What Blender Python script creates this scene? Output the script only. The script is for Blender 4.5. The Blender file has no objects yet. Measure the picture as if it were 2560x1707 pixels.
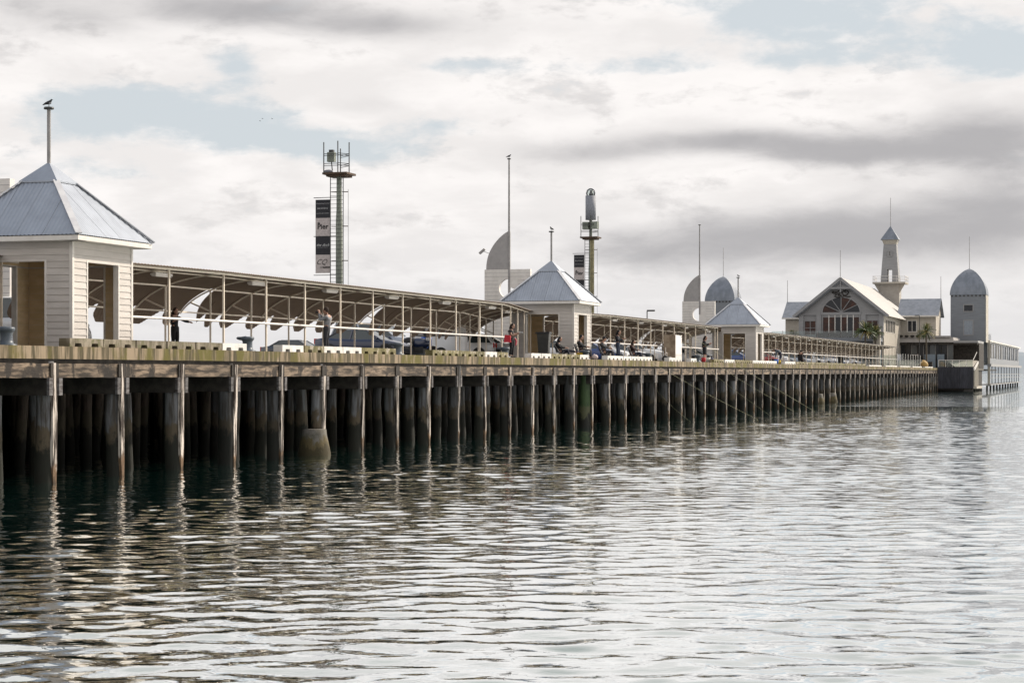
import bpy, bmesh, math, random
import numpy as np
from math import sin, cos, pi, radians, sqrt, atan, atan2, exp
from mathutils import Vector, Matrix, geometry
random.seed(7)
SC = bpy.context.scene
COL = SC.collection

# ------------------------------------------------------------------ camera
cam_d = bpy.data.cameras.new('camera'); cam = bpy.data.objects.new('camera', cam_d); COL.objects.link(cam)
cam.location = (0, 0, 3.0); cam.rotation_euler = (radians(90), 0, 0)
cam_d.lens = 70.0; cam_d.sensor_width = 36.0; cam_d.shift_y = 0.0303
cam_d.clip_start = 0.5; cam_d.clip_end = 30000
SC.camera = cam

# ------------------------------------------------------------------ sky, sun, exposure
SUN_AZ, SUN_EL = radians(56), radians(35)      # azimuth from +Y towards +X
W = bpy.data.worlds.new('World'); SC.world = W; W.use_nodes = True
nt = W.node_tree; nt.nodes.clear()
def N(tree, t, **kw):
    n = tree.nodes.new(t)
    for k, v in kw.items():
        if k.startswith('i_'):
            n.inputs[int(k[2:])].default_value = v
        else: setattr(n, k, v)
    return n
def M_(tree, op, a, b=None, c=None, clamp=False):
    n = tree.nodes.new('ShaderNodeMath'); n.operation = op; n.use_clamp = clamp
    for i, v in enumerate((a, b, c)):
        if v is None: continue
        if isinstance(v, (int, float)): n.inputs[i].default_value = v
        else: tree.links.new(v, n.inputs[i])
    return n.outputs[0]
def mixc(tree, f, a, b):
    n = tree.nodes.new('ShaderNodeMix'); n.data_type = 'RGBA'
    for s, v in ((n.inputs[0], f), (n.inputs[6], a), (n.inputs[7], b)):
        if isinstance(v, (int, float)): s.default_value = v
        elif isinstance(v, tuple): s.default_value = (*v, 1) if len(v) == 3 else v
        else: tree.links.new(v, s)
    return n.outputs[2]
def sstep(tree, x, a, b, lo=0.0, hi=1.0):
    n = tree.nodes.new('ShaderNodeMapRange'); n.interpolation_type = 'SMOOTHSTEP'
    tree.links.new(x, n.inputs[0])
    for i, v in ((1, a), (2, b), (3, lo), (4, hi)): n.inputs[i].default_value = v
    return n.outputs[0]

tc = N(nt, 'ShaderNodeTexCoord'); sx_ = N(nt, 'ShaderNodeSeparateXYZ'); nt.links.new(tc.outputs['Generated'], sx_.inputs[0])
X, Y, Z = sx_.outputs
az = M_(nt, 'MULTIPLY', M_(nt, 'ARCTAN2', X, Y), 57.29578)
el = M_(nt, 'MULTIPLY', M_(nt, 'ARCSINE', Z), 57.29578)
# cloud layer seen in perspective: direction projected on a plane overhead (softened near the horizon)
zz = M_(nt, 'ADD', M_(nt, 'ABSOLUTE', Z), 0.10)
cx = N(nt, 'ShaderNodeCombineXYZ'); nt.links.new(M_(nt, 'DIVIDE', X, zz), cx.inputs[0]); nt.links.new(M_(nt, 'DIVIDE', Y, zz), cx.inputs[1])
def noise(tree, vec, scale, detail=6, rough=.5, dist=0.0, loc=(0, 0, 0), sc=(1, 1, 1)):
    mp = tree.nodes.new('ShaderNodeMapping'); mp.inputs['Location'].default_value = loc; mp.inputs['Scale'].default_value = sc
    tree.links.new(vec, mp.inputs[0])
    n = tree.nodes.new('ShaderNodeTexNoise'); tree.links.new(mp.outputs[0], n.inputs['Vector'])
    n.inputs['Scale'].default_value = scale; n.inputs['Detail'].default_value = detail
    n.inputs['Roughness'].default_value = rough; n.inputs['Distortion'].default_value = dist
    return n.outputs[0]
n_big = noise(nt, cx.outputs[0], 0.9, 6, .52, .3, (3.1, 1.7, 0), (1.0, .8, 1))
n_mid = noise(nt, cx.outputs[0], 2.6, 7, .55, .2, (9.3, 4.2, 0), (1.0, .7, 1))
ca = N(nt, 'ShaderNodeCombineXYZ'); nt.links.new(az, ca.inputs[0]); nt.links.new(el, ca.inputs[1])
n_loc = noise(nt, ca.outputs[0], 0.33, 7, .56, .35, (2, 5, 0), (.55, 1.5, 1))
n_loc2 = noise(nt, ca.outputs[0], 0.8, 6, .6, .3, (7, 1, 0), (.5, 1.4, 1))
def blobs(lst):
    tot = None
    for (px, py, rx, ry, k) in lst:
        a0 = math.degrees(atan((px - 1280) / 4978)); e0 = math.degrees(atan((931 - py) / 4978 * cos(radians(a0))))
        du = M_(nt, 'MULTIPLY', M_(nt, 'SUBTRACT', az, a0), 86.9 / rx)
        dv = M_(nt, 'MULTIPLY', M_(nt, 'SUBTRACT', el, e0), 86.9 / ry)
        r2 = M_(nt, 'ADD', M_(nt, 'MULTIPLY', du, du), M_(nt, 'MULTIPLY', dv, dv))
        g = M_(nt, 'MULTIPLY', M_(nt, 'EXPONENT', M_(nt, 'MULTIPLY', r2, -1.0)), k)
        tot = g if tot is None else M_(nt, 'ADD', tot, g)
    return tot
blue_b = blobs([(1960, 40, 330, 85, 1.0), (2480, 130, 190, 110, .9), (1640, 160, 190, 32, .8), (590, 175, 75, 60, .8),
                (330, 255, 260, 45, .8), (180, 300, 150, 60, .8), (640, 330, 330, 60, .85), (1130, 165, 200, 28, .6), (1085, 310, 130, 30, .6),
                (250, 420, 300, 40, .55), (860, 370, 200, 40, .6), (2000, 150, 160, 28, .7)])
dark_b = blobs([(560, 20, 260, 55, .95), (950, 65, 230, 38, .85), (90, 30, 230, 95, .55), (1440, 385, 210, 30, .6), (1850, 350, 330, 34, .9),
                (2130, 385, 230, 32, .95), (2480, 350, 210, 85, 1.05), (1760, 600, 420, 75, .72), (2260, 580, 380, 95, .9), (2520, 520, 150, 90, .6),
                (1400, 275, 180, 35, .32), (920, 480, 330, 40, .25), (1430, 60, 120, 60, .22), (900, 265, 110, 25, .3), (1650, 640, 200, 40, .3)])
bl = M_(nt, 'ADD', M_(nt, 'MULTIPLY', blue_b, 1.15), M_(nt, 'MULTIPLY', M_(nt, 'SUBTRACT', n_loc, .5), 2.2))
bl = M_(nt, 'ADD', bl, M_(nt, 'MULTIPLY', M_(nt, 'SUBTRACT', n_loc2, .5), .8))
n_fine = noise(nt, ca.outputs[0], 1.9, 8, .62, .2, (1, 9, 0), (.55, 1.2, 1))
bl = M_(nt, 'ADD', bl, M_(nt, 'MULTIPLY', M_(nt, 'SUBTRACT', n_fine, .5), 1.1))
blue_m = sstep(nt, bl, .30, 1.0)
# higher up the broken cloud goes on with gaps of the same blue
high = sstep(nt, el, 26.0, 46.0)
gap_h = M_(nt, 'MULTIPLY', sstep(nt, n_big, .44, .60), high)
blue_m = M_(nt, 'MAXIMUM', blue_m, gap_h)
dk = M_(nt, 'ADD', M_(nt, 'MULTIPLY', dark_b, 1.0), M_(nt, 'MULTIPLY', M_(nt, 'SUBTRACT', n_loc2, .5), .9))
dark_m = sstep(nt, dk, .02, 1.15)
dark_h = M_(nt, 'MULTIPLY', sstep(nt, n_mid, .50, .70), M_(nt, 'MULTIPLY', high, .35))
dark_m = M_(nt, 'MAXIMUM', dark_m, dark_h)
tex = sstep(nt, M_(nt, 'ADD', n_mid, M_(nt, 'MULTIPLY', M_(nt, 'SUBTRACT', n_loc2, .5), .5)), .35, .65)
white = mixc(nt, tex, (.87, .84, .825), (1.0, .965, .945))
billow = M_(nt, 'ADD', M_(nt, 'MULTIPLY', n_loc, .55), M_(nt, 'ADD', M_(nt, 'MULTIPLY', n_loc2, .3), M_(nt, 'MULTIPLY', n_fine, .25)))
white = mixc(nt, M_(nt, 'MULTIPLY', sstep(nt, billow, .56, .66), M_(nt, 'MULTIPLY', sstep(nt, el, 22.0, 12.0), .75)), white, (.74, .715, .705))
lowm = sstep(nt, el, 5.2, .2)
white = mixc(nt, M_(nt, 'MULTIPLY', lowm, .8), white, (.78, .77, .775))
col = mixc(nt, M_(nt, 'MULTIPLY', dark_m, .95), white, (.455, .445, .455))
col = mixc(nt, M_(nt, 'MULTIPLY', blue_m, M_(nt, 'SUBTRACT', 1.0, M_(nt, 'MULTIPLY', dark_m, .8))), col, mixc(nt, sstep(nt, el, 24.0, 42.0), (.70, .75, .785), (.28, .39, .56)))
sky = N(nt, 'ShaderNodeTexSky'); sky.sky_type = 'NISHITA'; sky.sun_disc = False
sky.sun_elevation = SUN_EL; sky.sun_rotation = SUN_AZ
b1 = N(nt, 'ShaderNodeBackground'); b1.inputs[1].default_value = .06; nt.links.new(sky.outputs[0], b1.inputs[0])
b2 = N(nt, 'ShaderNodeBackground'); b2.inputs[1].default_value = 1.0; nt.links.new(col, b2.inputs[0])
mx = N(nt, 'ShaderNodeMixShader'); nt.links.new(b1.outputs[0], mx.inputs[1]); nt.links.new(b2.outputs[0], mx.inputs[2])
nt.links.new(M_(nt, 'SUBTRACT', 1.0, M_(nt, 'MULTIPLY', blue_m, .12)), mx.inputs[0])
ow = N(nt, 'ShaderNodeOutputWorld'); nt.links.new(mx.outputs[0], ow.inputs[0])
W.cycles.sampling_method = 'MANUAL'; W.cycles.sample_map_resolution = 512

sd = bpy.data.lights.new('sun', 'SUN'); sd.energy = 5.0; sd.angle = radians(1.5); sd.color = (1, .90, .77)
so = bpy.data.objects.new('sun', sd); COL.objects.link(so)
to_sun = Vector((sin(SUN_AZ) * cos(SUN_EL), cos(SUN_AZ) * cos(SUN_EL), sin(SUN_EL)))
so.rotation_euler = to_sun.to_track_quat('Z', 'Y').to_euler()
SC.view_settings.view_transform = 'Standard'; SC.view_settings.look = 'None'
SC.view_settings.exposure = 0.0; SC.view_settings.gamma = 1.0; SC.view_settings.use_curve_mapping = False
SC.cycles.max_bounces = 6; SC.cycles.diffuse_bounces = 3; SC.cycles.glossy_bounces = 4
SC.cycles.transparent_max_bounces = 8; SC.cycles.use_denoising = True

# ------------------------------------------------------------------ pier frame: s along the pier, t inland from its edge
TH = atan(1533 / 4978); U = Vector((sin(TH), cos(TH), 0)); V = Vector((-cos(TH), sin(TH), 0)); D0 = 27.8
ROT = pi / 2 - TH; DECK = 3.717
def P(s, t, z=0.0): return U * s + V * (D0 + t) + Vector((0, 0, z))
def SX(x, t=0.0):            # distance along the pier of the photograph's column x on the line t
    D = D0 + t; Yd = D * 5209 / (2813 - x); return (Yd - D * sin(TH)) / cos(TH)
def SY(Yd, t=0.0): return (Yd - (D0 + t) * sin(TH)) / cos(TH)

# ------------------------------------------------------------------ object helpers
def tag(o, label=None, cat=None, group=None, kind=None):
    for k, v in (('label', label), ('category', cat), ('group', group), ('kind', kind)):
        if v: o[k] = v
    return o
def thing(name, label, cat, s, t, z=DECK, rz=0.0, group=None):
    o = bpy.data.objects.new(name, None); COL.objects.link(o); o.empty_display_size = .2
    o.location = P(s, t, z); o.rotation_euler = (0, 0, ROT + rz)
    return tag(o, label, cat, group)
class MB:
    def __init__(self): self.v = []; self.f = []; self.m = []; self.sm = []
    def add(self, vs, fs, mi=0, smooth=False):
        b = len(self.v); self.v += [tuple(p) for p in vs]
        for f in fs: self.f.append([b + i for i in f]); self.m.append(mi); self.sm.append(smooth)
        return self
    def box(self, x0, x1, y0, y1, z0, z1, mi=0):
        vs = [(x, y, z) for z in (z0, z1) for y in (y0, y1) for x in (x0, x1)]
        return self.add(vs, [(0, 2, 3, 1), (4, 5, 7, 6), (0, 1, 5, 4), (2, 6, 7, 3), (0, 4, 6, 2), (1, 3, 7, 5)], mi)
    def bar(self, a, b, w, h=None, mi=0):          # square bar between two points
        a, b = Vector(a), Vector(b); d = (b - a).normalized(); h = h or w
        up = Vector((0, 0, 1)) if abs(d.z) < .95 else Vector((1, 0, 0))
        x = d.cross(up).normalized() * (w / 2); y = x.cross(d).normalized() * (h / 2)
        vs = [p + q for p in (a, b) for q in (-x - y, x - y, x + y, -x + y)]
        return self.add(vs, [(0, 3, 2, 1), (4, 5, 6, 7), (0, 1, 5, 4), (1, 2, 6, 5), (2, 3, 7, 6), (3, 0, 4, 7)], mi)
    def tube(self, pts, r, n=8, cap=True, mi=0, sq=None):
        pts = [Vector(p) for p in pts]; rs = r if isinstance(r, (list, tuple)) else [r] * len(pts); vs = []; fs = []
        px = None
        for i, p in enumerate(pts):
            d = (pts[min(i + 1, len(pts) - 1)] - pts[max(i - 1, 0)]).normalized()
            if px is None: px = d.cross(Vector((0, 0, 1)) if abs(d.z) < .9 else Vector((1, 0, 0))).normalized()
            px = (px - d * px.dot(d)).normalized(); py = d.cross(px)
            for k in range(n):
                a = 2 * pi * k / n; vs.append(p + (px * cos(a) + py * sin(a)) * rs[i])
        for i in range(len(pts) - 1):
            for k in range(n):
                j = (k + 1) % n; fs.append((i * n + k, i * n + j, (i + 1) * n + j, (i + 1) * n + k))
        self.add(vs, fs, mi, True)
        if cap:
            self.add([vs[k] for k in range(n)], [tuple(reversed(range(n)))], mi)
            self.add([vs[-n + k] for k in range(n)], [tuple(range(n))], mi)
        return self
    def lathe(self, prof, n=20, c=(0, 0, 0), mi=0):
        vs = []; fs = []
        for (r, z) in prof:
            for k in range(n): a = 2 * pi * k / n; vs.append((c[0] + r * cos(a), c[1] + r * sin(a), c[2] + z))
        for i in range(len(prof) - 1):
            for k in range(n):
                j = (k + 1) % n; fs.append((i * n + k, i * n + j, (i + 1) * n + j, (i + 1) * n + k))
        return self.add(vs, fs, mi, True)
    def ball(self, c, r, n=12, m=8, mi=0):
        rx, ry, rz = r if isinstance(r, (tuple, list)) else (r, r, r); vs = []; fs = []
        for i in range(m + 1):
            ph = pi * i / m
            for k in range(n): a = 2 * pi * k / n; vs.append((c[0] + rx * sin(ph) * cos(a), c[1] + ry * sin(ph) * sin(a), c[2] - rz * cos(ph)))
        for i in range(m):
            for k in range(n):
                j = (k + 1) % n; fs.append((i * n + k, i * n + j, (i + 1) * n + j, (i + 1) * n + k))
        return self.add(vs, fs, mi, True)
    def prism(self, poly, axis, a, b, mi=0, holes=()):   # polygon in the two other axes, extruded along axis
        def mk(p, h):
            return {'x': (h, p[0], p[1]), 'y': (p[0], h, p[1]), 'z': (p[0], p[1], h)}[axis]
        loops = [list(poly)] + [list(h) for h in holes]
        flat = [p for l in loops for p in l]
        tris = geometry.tessellate_polygon([[Vector((p[0], p[1], 0)) for p in l] for l in loops])
        n = len(flat); vs = [mk(p, a) for p in flat] + [mk(p, b) for p in flat]
        fs = [tuple(t) for t in tris] + [tuple(n + i for i in reversed(t)) for t in tris]
        o = 0
        for l in loops:
            k = len(l)
            for i in range(k): fs.append((o + i, o + (i + 1) % k, n + o + (i + 1) % k, n + o + i))
            o += k
        return self.add(vs, fs, mi)
    def mesh(self, name, mats):
        me = bpy.data.meshes.new(name); me.from_pydata(self.v, [], self.f)
        for m in (mats if isinstance(mats, (list, tuple)) else [mats]): me.materials.append(m)
        me.polygons.foreach_set('material_index', self.m); me.polygons.foreach_set('use_smooth', self.sm)
        me.update()
        bm = bmesh.new(); bm.from_mesh(me); bmesh.ops.recalc_face_normals(bm, faces=bm.faces); bm.to_mesh(me); bm.free()
        return me
    def build(self, name, mats, parent=None, loc=None, rot=None):
        return link(name, self.mesh(name, mats), parent, loc, rot)
def link(name, me, parent=None, loc=None, rot=None):
    o = bpy.data.objects.new(name, me); COL.objects.link(o)
    if parent: o.parent = parent
    if loc is not None: o.location = loc
    if rot is not None: o.rotation_euler = rot
    return o
def solo(name, mb, mats, label, cat, s, t, z=DECK, rz=0.0, group=None, kind=None):
    o = mb.build(name, mats, None, P(s, t, z), (0, 0, ROT + rz)); return tag(o, label, cat, group, kind)
def copy_tree(o, parent=None):
    c = o.copy(); COL.objects.link(c)
    if parent: c.parent = parent
    for ch in list(o.children): copy_tree(ch, c)
    return c

# ------------------------------------------------------------------ materials
def mat(name, c1, c2=None, scale=4.0, stretch=(1, 1, 1), rough=.6, bump=0.0, metal=0.0, rand=0.0, lo=.35, hi=.65, detail=6, spec=.5, c3=None, s3=1.0, lo3=.55, hi3=.7, st3=(1, 1, 1), zband=None, bscale=None, space='Object'):
    m = bpy.data.materials.new(name); m.use_nodes = True; t = m.node_tree; b = t.nodes['Principled BSDF']
    b.inputs['Roughness'].default_value = rough; b.inputs['Metallic'].default_value = metal; b.inputs['Specular IOR Level'].default_value = spec
    co = t.nodes.new('ShaderNodeTexCoord'); vec = co.outputs[space]
    oi = t.nodes.new('ShaderNodeObjectInfo')
    if rand:
        ad = t.nodes.new('ShaderNodeVectorMath'); ad.operation = 'ADD'; t.links.new(vec, ad.inputs[0])
        cm = t.nodes.new('ShaderNodeCombineXYZ'); r_ = M_(t, 'MULTIPLY', oi.outputs['Random'], 53.0)
        for i in range(3): t.links.new(r_, cm.inputs[i])
        t.links.new(cm.outputs[0], ad.inputs[1]); vec = ad.outputs[0]
    out = None
    if c2:
        n = noise(t, vec, scale, detail, .6, .1, (0, 0, 0), stretch)
        out = mixc(t, sstep(t, n, lo, hi), c1, c2)
        if c3:
            n3 = noise(t, vec, s3, 5, .6, .2, (5, 9, 2), st3); out = mixc(t, sstep(t, n3, lo3, hi3), out, c3)
    else: 
        rgb = t.nodes.new('ShaderNodeRGB'); rgb.outputs[0].default_value = (*c1, 1); out = rgb.outputs[0]
    if zband:      # weed and damp near the waterline, with an uneven edge
        g = t.nodes.new('ShaderNodeNewGeometry'); sp = t.nodes.new('ShaderNodeSeparateXYZ'); t.links.new(g.outputs['Position'], sp.inputs[0])
        nz = noise(t, g.outputs['Position'], 3.2, 7, .7, .3, (0, 0, 0), (1, 1, .5))
        zv = M_(t, 'ADD', sp.outputs[2], M_(t, 'MULTIPLY', M_(t, 'SUBTRACT', nz, .5), 1.7))
        out = mixc(t, sstep(t, zv, zband[1] + .25, zband[1]), out, zband[3])
        out = mixc(t, sstep(t, zv, zband[0] + .2, zband[0] - .1), out, zband[2])
    if rand:
        k = M_(t, 'ADD', 1 - rand, M_(t, 'MULTIPLY', oi.outputs['Random'], 2 * rand))
        hs = t.nodes.new('ShaderNodeHueSaturation'); t.links.new(out, hs.inputs['Color']); t.links.new(k, hs.inputs['Value']); out = hs.outputs[0]
    t.links.new(out, b.inputs['Base Color'])
    if bump:
        nb = noise(t, vec, bscale or scale * 2, 6, .65, 0, (1, 1, 1), stretch)
        bp = t.nodes.new('ShaderNodeBump'); bp.inputs['Strength'].default_value = bump; bp.inputs['Distance'].default_value = .03
        t.links.new(nb, bp.inputs['Height']); t.links.new(bp.outputs[0], b.inputs['Normal'])
    return m
WEED = (.012, .012, .008)
m_edge = mat('stained concrete edge', (.29, .22, .145), (.065, .05, .022), 1.3, (3.0, 1, .28), .9, .5, lo=.40, hi=.58, c3=(.105, .088, .012), s3=.55, lo3=.47, hi3=.60, st3=(1.6, 1, .8), bscale=8)
m_beam = mat('weathered timber beam', (.25, .185, .13), (.032, .022, .015), 1.7, (.6, 1, 4.2), .9, .8, rand=.2, lo=.34, hi=.62, c3=(.02, .014, .010), s3=1.1, lo3=.52, hi3=.60, st3=(1, 1, .8))
m_pile = mat('grey timber pile', (.15, .15, .157), (.045, .038, .031), 2.2, (3, 3, .3), .9, .8, rand=.45, zband=(1.0, 1.35, WEED, (.075, .058, .038)))
m_pilei = mat('inner dark pile', (.115, .09, .07), (.035, .028, .02), 2.2, (2.5, 2.5, .3), .9, 0, zband=(.85, 1.45, WEED, (.07, .06, .04)))  # darker than the front piles, shade under the deck put into the colour
m_fend = mat('bleached fender timber', (.58, .51, .45), (.030, .020, .015), 1.6, (7, 7, .55), .9, 1.0, rand=.3, lo=.40, hi=.55, zband=(.1, .3, (.05, .03, .015), (.15, .09, .05)))
m_cross = mat('grey beam end', (.17, .16, .16), (.06, .05, .048), 3.0, (1, 1, 4), .9, .6, rand=.3)
m_dark = mat('dark timber and shade', (.05, .042, .035), (.02, .016, .014), 3.0, (1, 1, 1), .95, .4)  # dark timber, also the painted shade under the deck and overhangs
m_deckm = mat('bitumen deck', (.055, .055, .055), (.08, .078, .075), 3.0, rough=.95)
m_green = mat('green steel pile', (.06, .10, .035), (.03, .05, .02), 2.0, (2, 2, .4), .7, .2, zband=(.6, 1.0, WEED, (.10, .10, .05)))
m_conc = mat('pale pile concrete', (.20, .185, .165), (.11, .10, .08), 3.0, rough=.9, bump=.9, zband=(.25, .5, (.05, .04, .018), (.11, .085, .04)))
m_white = mat('white weatherboard paint', (.56, .515, .475), (.50, .46, .42), 2.2, (.6, .6, 3), .55, .08, rand=.05)
m_trim = mat('white painted timber trim', (.72, .68, .63), (.64, .60, .55), 3, rough=.5)
m_cream = mat('ochre inside paint', (.60, .45, .27), (.50, .37, .21), 1.6, (1, 1, 2.5), .7, .1)
m_zinc = mat('galvanised roof', (.36, .39, .44), (.31, .335, .38), 1.6, (1, 1, .6), .42, 0, metal=.35, rand=.04)
m_hip = mat('pale roof capping', (.62, .62, .63), (.52, .52, .54), 2.5, rough=.45, metal=.2)
m_roofw = mat('white roof', (.40, .375, .355), (.35, .33, .31), 1.5, rough=.6)
m_steel = mat('cream painted steel', (.86, .755, .62), (.78, .68, .55), 4, rough=.45)
m_rail = mat('white pipe rail', (.82, .77, .72), rough=.35)
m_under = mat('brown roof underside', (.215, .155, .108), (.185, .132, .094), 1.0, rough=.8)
m_pole = mat('grey painted pole', (.33, .31, .30), (.24, .23, .22), 3, rough=.5)
m_dpole = mat('dark steel', (.05, .05, .048), (.03, .03, .03), 5, rough=.5)
m_grnpole = mat('grey green painted steel', (.24, .265, .22), (.18, .20, .165), 3, (1, 1, .4), .6)
m_rust = mat('rusty steel', (.10, .055, .035), (.06, .045, .03), 6, rough=.85)
m_blockw = mat('whitewashed concrete block', (.74, .72, .69), (.60, .57, .53), 2.5, rough=.85, bump=.2, rand=.05)
m_blockg = mat('mossy concrete block', (.20, .17, .08), (.10, .088, .03), 3.5, (1, 1, .5), .9, .5, rand=.15, c3=(.38, .33, .26), s3=3, lo3=.5, hi3=.62)
m_blocks = mat('stained grey concrete block', (.26, .22, .165), (.11, .09, .055), 3.5, (1, 1, .5), .9, .5, rand=.12, c3=(.13, .12, .06), s3=3, lo3=.52, hi3=.62)
m_boll = mat('blue grey bollard paint', (.085, .105, .13), (.06, .075, .09), 5, rough=.45, bump=.1)
m_glass = mat('dark window glass', (.02, .022, .026), rough=.1, spec=.35)
m_glassr = mat('window glass over a red room', (.07, .028, .018), (.025, .014, .012), 1.1, rough=.2, spec=.3)
m_cglass = mat('car window glass', (.03, .045, .05), rough=.05, spec=.9)
m_tyre = mat('black rubber', (.02, .02, .02), rough=.85)
m_rim = mat('alloy rim', (.55, .55, .56), rough=.3, metal=.7)
m_blk = mat('black plastic', (.018, .018, .02), rough=.6)
m_lampr = mat('red lamp glass', (.45, .02, .015), rough=.2)
m_lampw = mat('clear lamp glass', (.7, .7, .7), rough=.15, spec=.8)
m_skin = mat('skin', (.42, .24, .17), rough=.6)
m_gwall = mat('grey painted boards', (.29, .285, .285), (.25, .245, .245), 2.0, (.3, .3, 4), .6)
m_gdark = mat('slate grey cladding', (.20, .215, .235), (.17, .18, .20), 2.0, (.3, .3, 4), .55)
m_crwall = mat('cream building wall', (.44, .40, .34), (.38, .345, .29), 2.0, rough=.7)
m_slate = mat('blue grey roof sheet', (.22, .24, .28), (.16, .18, .21), 1.2, (1, 1, .5), .5, metal=.15)
m_bark = mat('palm bark', (.12, .10, .075), (.07, .055, .04), 6, rough=.95, bump=.4)
m_leaf = mat('palm leaf', (.075, .105, .02), (.035, .055, .012), 3, rough=.5)
m_leafy = mat('yellow palm leaf', (.30, .24, .06), (.16, .12, .03), 3, rough=.5)
def simple(name, c, rough=.7, **k): return mat(name, c, tuple(x * .8 for x in c), 6, rough=rough, **k)
def panelglass(name, tint=(.80, .85, .84), a=.75):
    m = bpy.data.materials.new(name); m.use_nodes = True; t = m.node_tree; b = t.nodes['Principled BSDF']
    tr = t.nodes.new('ShaderNodeBsdfTransparent'); tr.inputs[0].default_value = (*tint, 1)
    gl = t.nodes.new('ShaderNodeBsdfGlossy'); gl.inputs['Roughness'].default_value = .05
    fr = t.nodes.new('ShaderNodeFresnel'); mxx = t.nodes.new('ShaderNodeMixShader')
    t.links.new(M_(t, 'ADD', fr.outputs[0], 1 - a), mxx.inputs[0]); t.links.new(tr.outputs[0], mxx.inputs[1]); t.links.new(gl.outputs[0], mxx.inputs[2])
    t.links.new(mxx.outputs[0], t.nodes['Material Output'].inputs[0]); return m
m_pglass = panelglass('clear glass panel', a=.96)

# ------------------------------------------------------------------ water
SLOPE, WL = .042, .66
def water_mat(name, amps):
    m = bpy.data.materials.new(name); m.use_nodes = True; t = m.node_tree; t.nodes.remove(t.nodes['Principled BSDF'])
    g = t.nodes.new('ShaderNodeNewGeometry'); pos = g.outputs['Position']; hgt = None
    for a_, (sc_, dt_, st_) in zip(amps, ((1.0, 1.0, (.34, .5, 1)), (1.0, 2.0, (.9, 1.3, 1)), (1.0, 2.0, (4.0, 5.5, 1)))):
        if a_:
            w = M_(t, 'MULTIPLY', noise(t, pos, sc_, dt_, .45, .4, (3, 7, 0), st_), a_); hgt = w if hgt is None else M_(t, 'ADD', hgt, w)
    bp = t.nodes.new('ShaderNodeBump'); bp.inputs['Strength'].default_value = 1.0; bp.inputs['Distance'].default_value = 1.0; t.links.new(hgt, bp.inputs['Height'])
    fr = t.nodes.new('ShaderNodeFresnel'); fr.inputs['IOR'].default_value = 1.34; t.links.new(bp.outputs[0], fr.inputs['Normal'])
    df = t.nodes.new('ShaderNodeBsdfDiffuse'); df.inputs[0].default_value = (.012, .070, .060, 1)
    gs = t.nodes.new('ShaderNodeBsdfGlossy'); gs.inputs['Roughness'].default_value = .015; gs.inputs[0].default_value = (.98, 1, 1, 1); t.links.new(bp.outputs[0], gs.inputs['Normal'])
    mq = t.nodes.new('ShaderNodeMixShader'); t.links.new(M_(t, 'MINIMUM', M_(t, 'MULTIPLY', fr.outputs[0], 2.5), .965), mq.inputs[0]); t.links.new(df.outputs[0], mq.inputs[1]); t.links.new(gs.outputs[0], mq.inputs[2])
    t.links.new(mq.outputs[0], t.nodes['Material Output'].inputs[0]); return m
# wavelets are real relief from 14 m to 175 m in front of the quay where the photographer stands; open water beyond is a flat sheet with fine relief
ys = [14.0]
while ys[-1] < 175: ys.append(ys[-1] + max(.055, min(.24, ys[-1] * .0016 + .02)))
ys = np.array(ys); NC = 430; fx = np.linspace(-1, 1, NC)
YY = np.repeat(ys[:, None], NC, 1); XX = fx[None, :] * (ys[:, None] * .285 + 2.5)
rg = np.random.default_rng(5); NW = 110; HH = np.zeros_like(YY)
lam = np.exp(rg.uniform(np.log(.36), np.log(4.0), NW)); th = rg.normal(0, .75, NW); k_ = 2 * np.pi / lam
wgt = np.exp(-((np.log(lam / WL)) ** 2) / (2 * .75 ** 2)); sl = SLOPE * np.sqrt(2 * wgt ** 2 / np.sum(wgt ** 2)); ph_ = rg.uniform(0, 2 * np.pi, NW)
for i in range(NW): HH += sl[i] / k_[i] * np.sin(k_[i] * (XX * np.sin(th[i]) + YY * np.cos(th[i])) + ph_[i])
patch = 1 + .35 * np.sin(XX * .21 + YY * .13 + 1) * np.sin(YY * .19 - XX * .11 + 2)
fade = np.clip((175 - YY) / 30, 0, 1) * np.clip((1 - np.abs(fx))[None, :] * 25, 0, 1) * np.clip((YY - 14) / 1.5, 0, 1)
HH = HH * patch * fade; NR = len(ys)
co = np.stack([XX, YY, HH], -1).reshape(-1, 3)
idx = np.arange(NR * NC).reshape(NR, NC); q_ = np.stack([idx[:-1, :-1], idx[:-1, 1:], idx[1:, 1:], idx[1:, :-1]], -1).reshape(-1, 4)
xa0, xa1, xb0, xb1 = XX[0, 0], XX[0, -1], XX[-1, 0], XX[-1, -1]
ex = np.array([(-9000, -60, 0), (9000, -60, 0), (9000, 16000, 0), (-9000, 16000, 0)], float); n0 = len(co)
q2 = np.array([(n0, n0 + 1, idx[0, -1], idx[0, 0]), (n0 + 1, n0 + 2, idx[-1, -1], idx[0, -1]), (n0 + 2, n0 + 3, idx[-1, 0], idx[-1, -1]), (n0 + 3, n0, idx[0, 0], idx[-1, 0])])
co = np.vstack([co, ex]); qq = np.vstack([q_, q2]); me = bpy.data.meshes.new('sea_water')
me.vertices.add(len(co)); me.vertices.foreach_set('co', co.ravel()); me.loops.add(qq.size); me.loops.foreach_set('vertex_index', qq.ravel().astype(np.int32))
me.polygons.add(len(qq)); me.polygons.foreach_set('loop_start', np.arange(0, qq.size, 4, dtype=np.int32)); me.polygons.foreach_set('use_smooth', np.array([True] * len(q_) + [False] * 4))
me.materials.append(water_mat('sea water', (0, 0, .0035))); me.materials.append(water_mat('open sea water', (.16, .07, 0)))
me.polygons.foreach_set('material_index', np.array([0] * len(q_) + [1] * 4, dtype=np.int32)); me.update(calc_edges=True); me.validate()
tag(link('sea_water', me), 'dark green rippled harbour water reflecting the cloudy sky', kind='structure')
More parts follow.
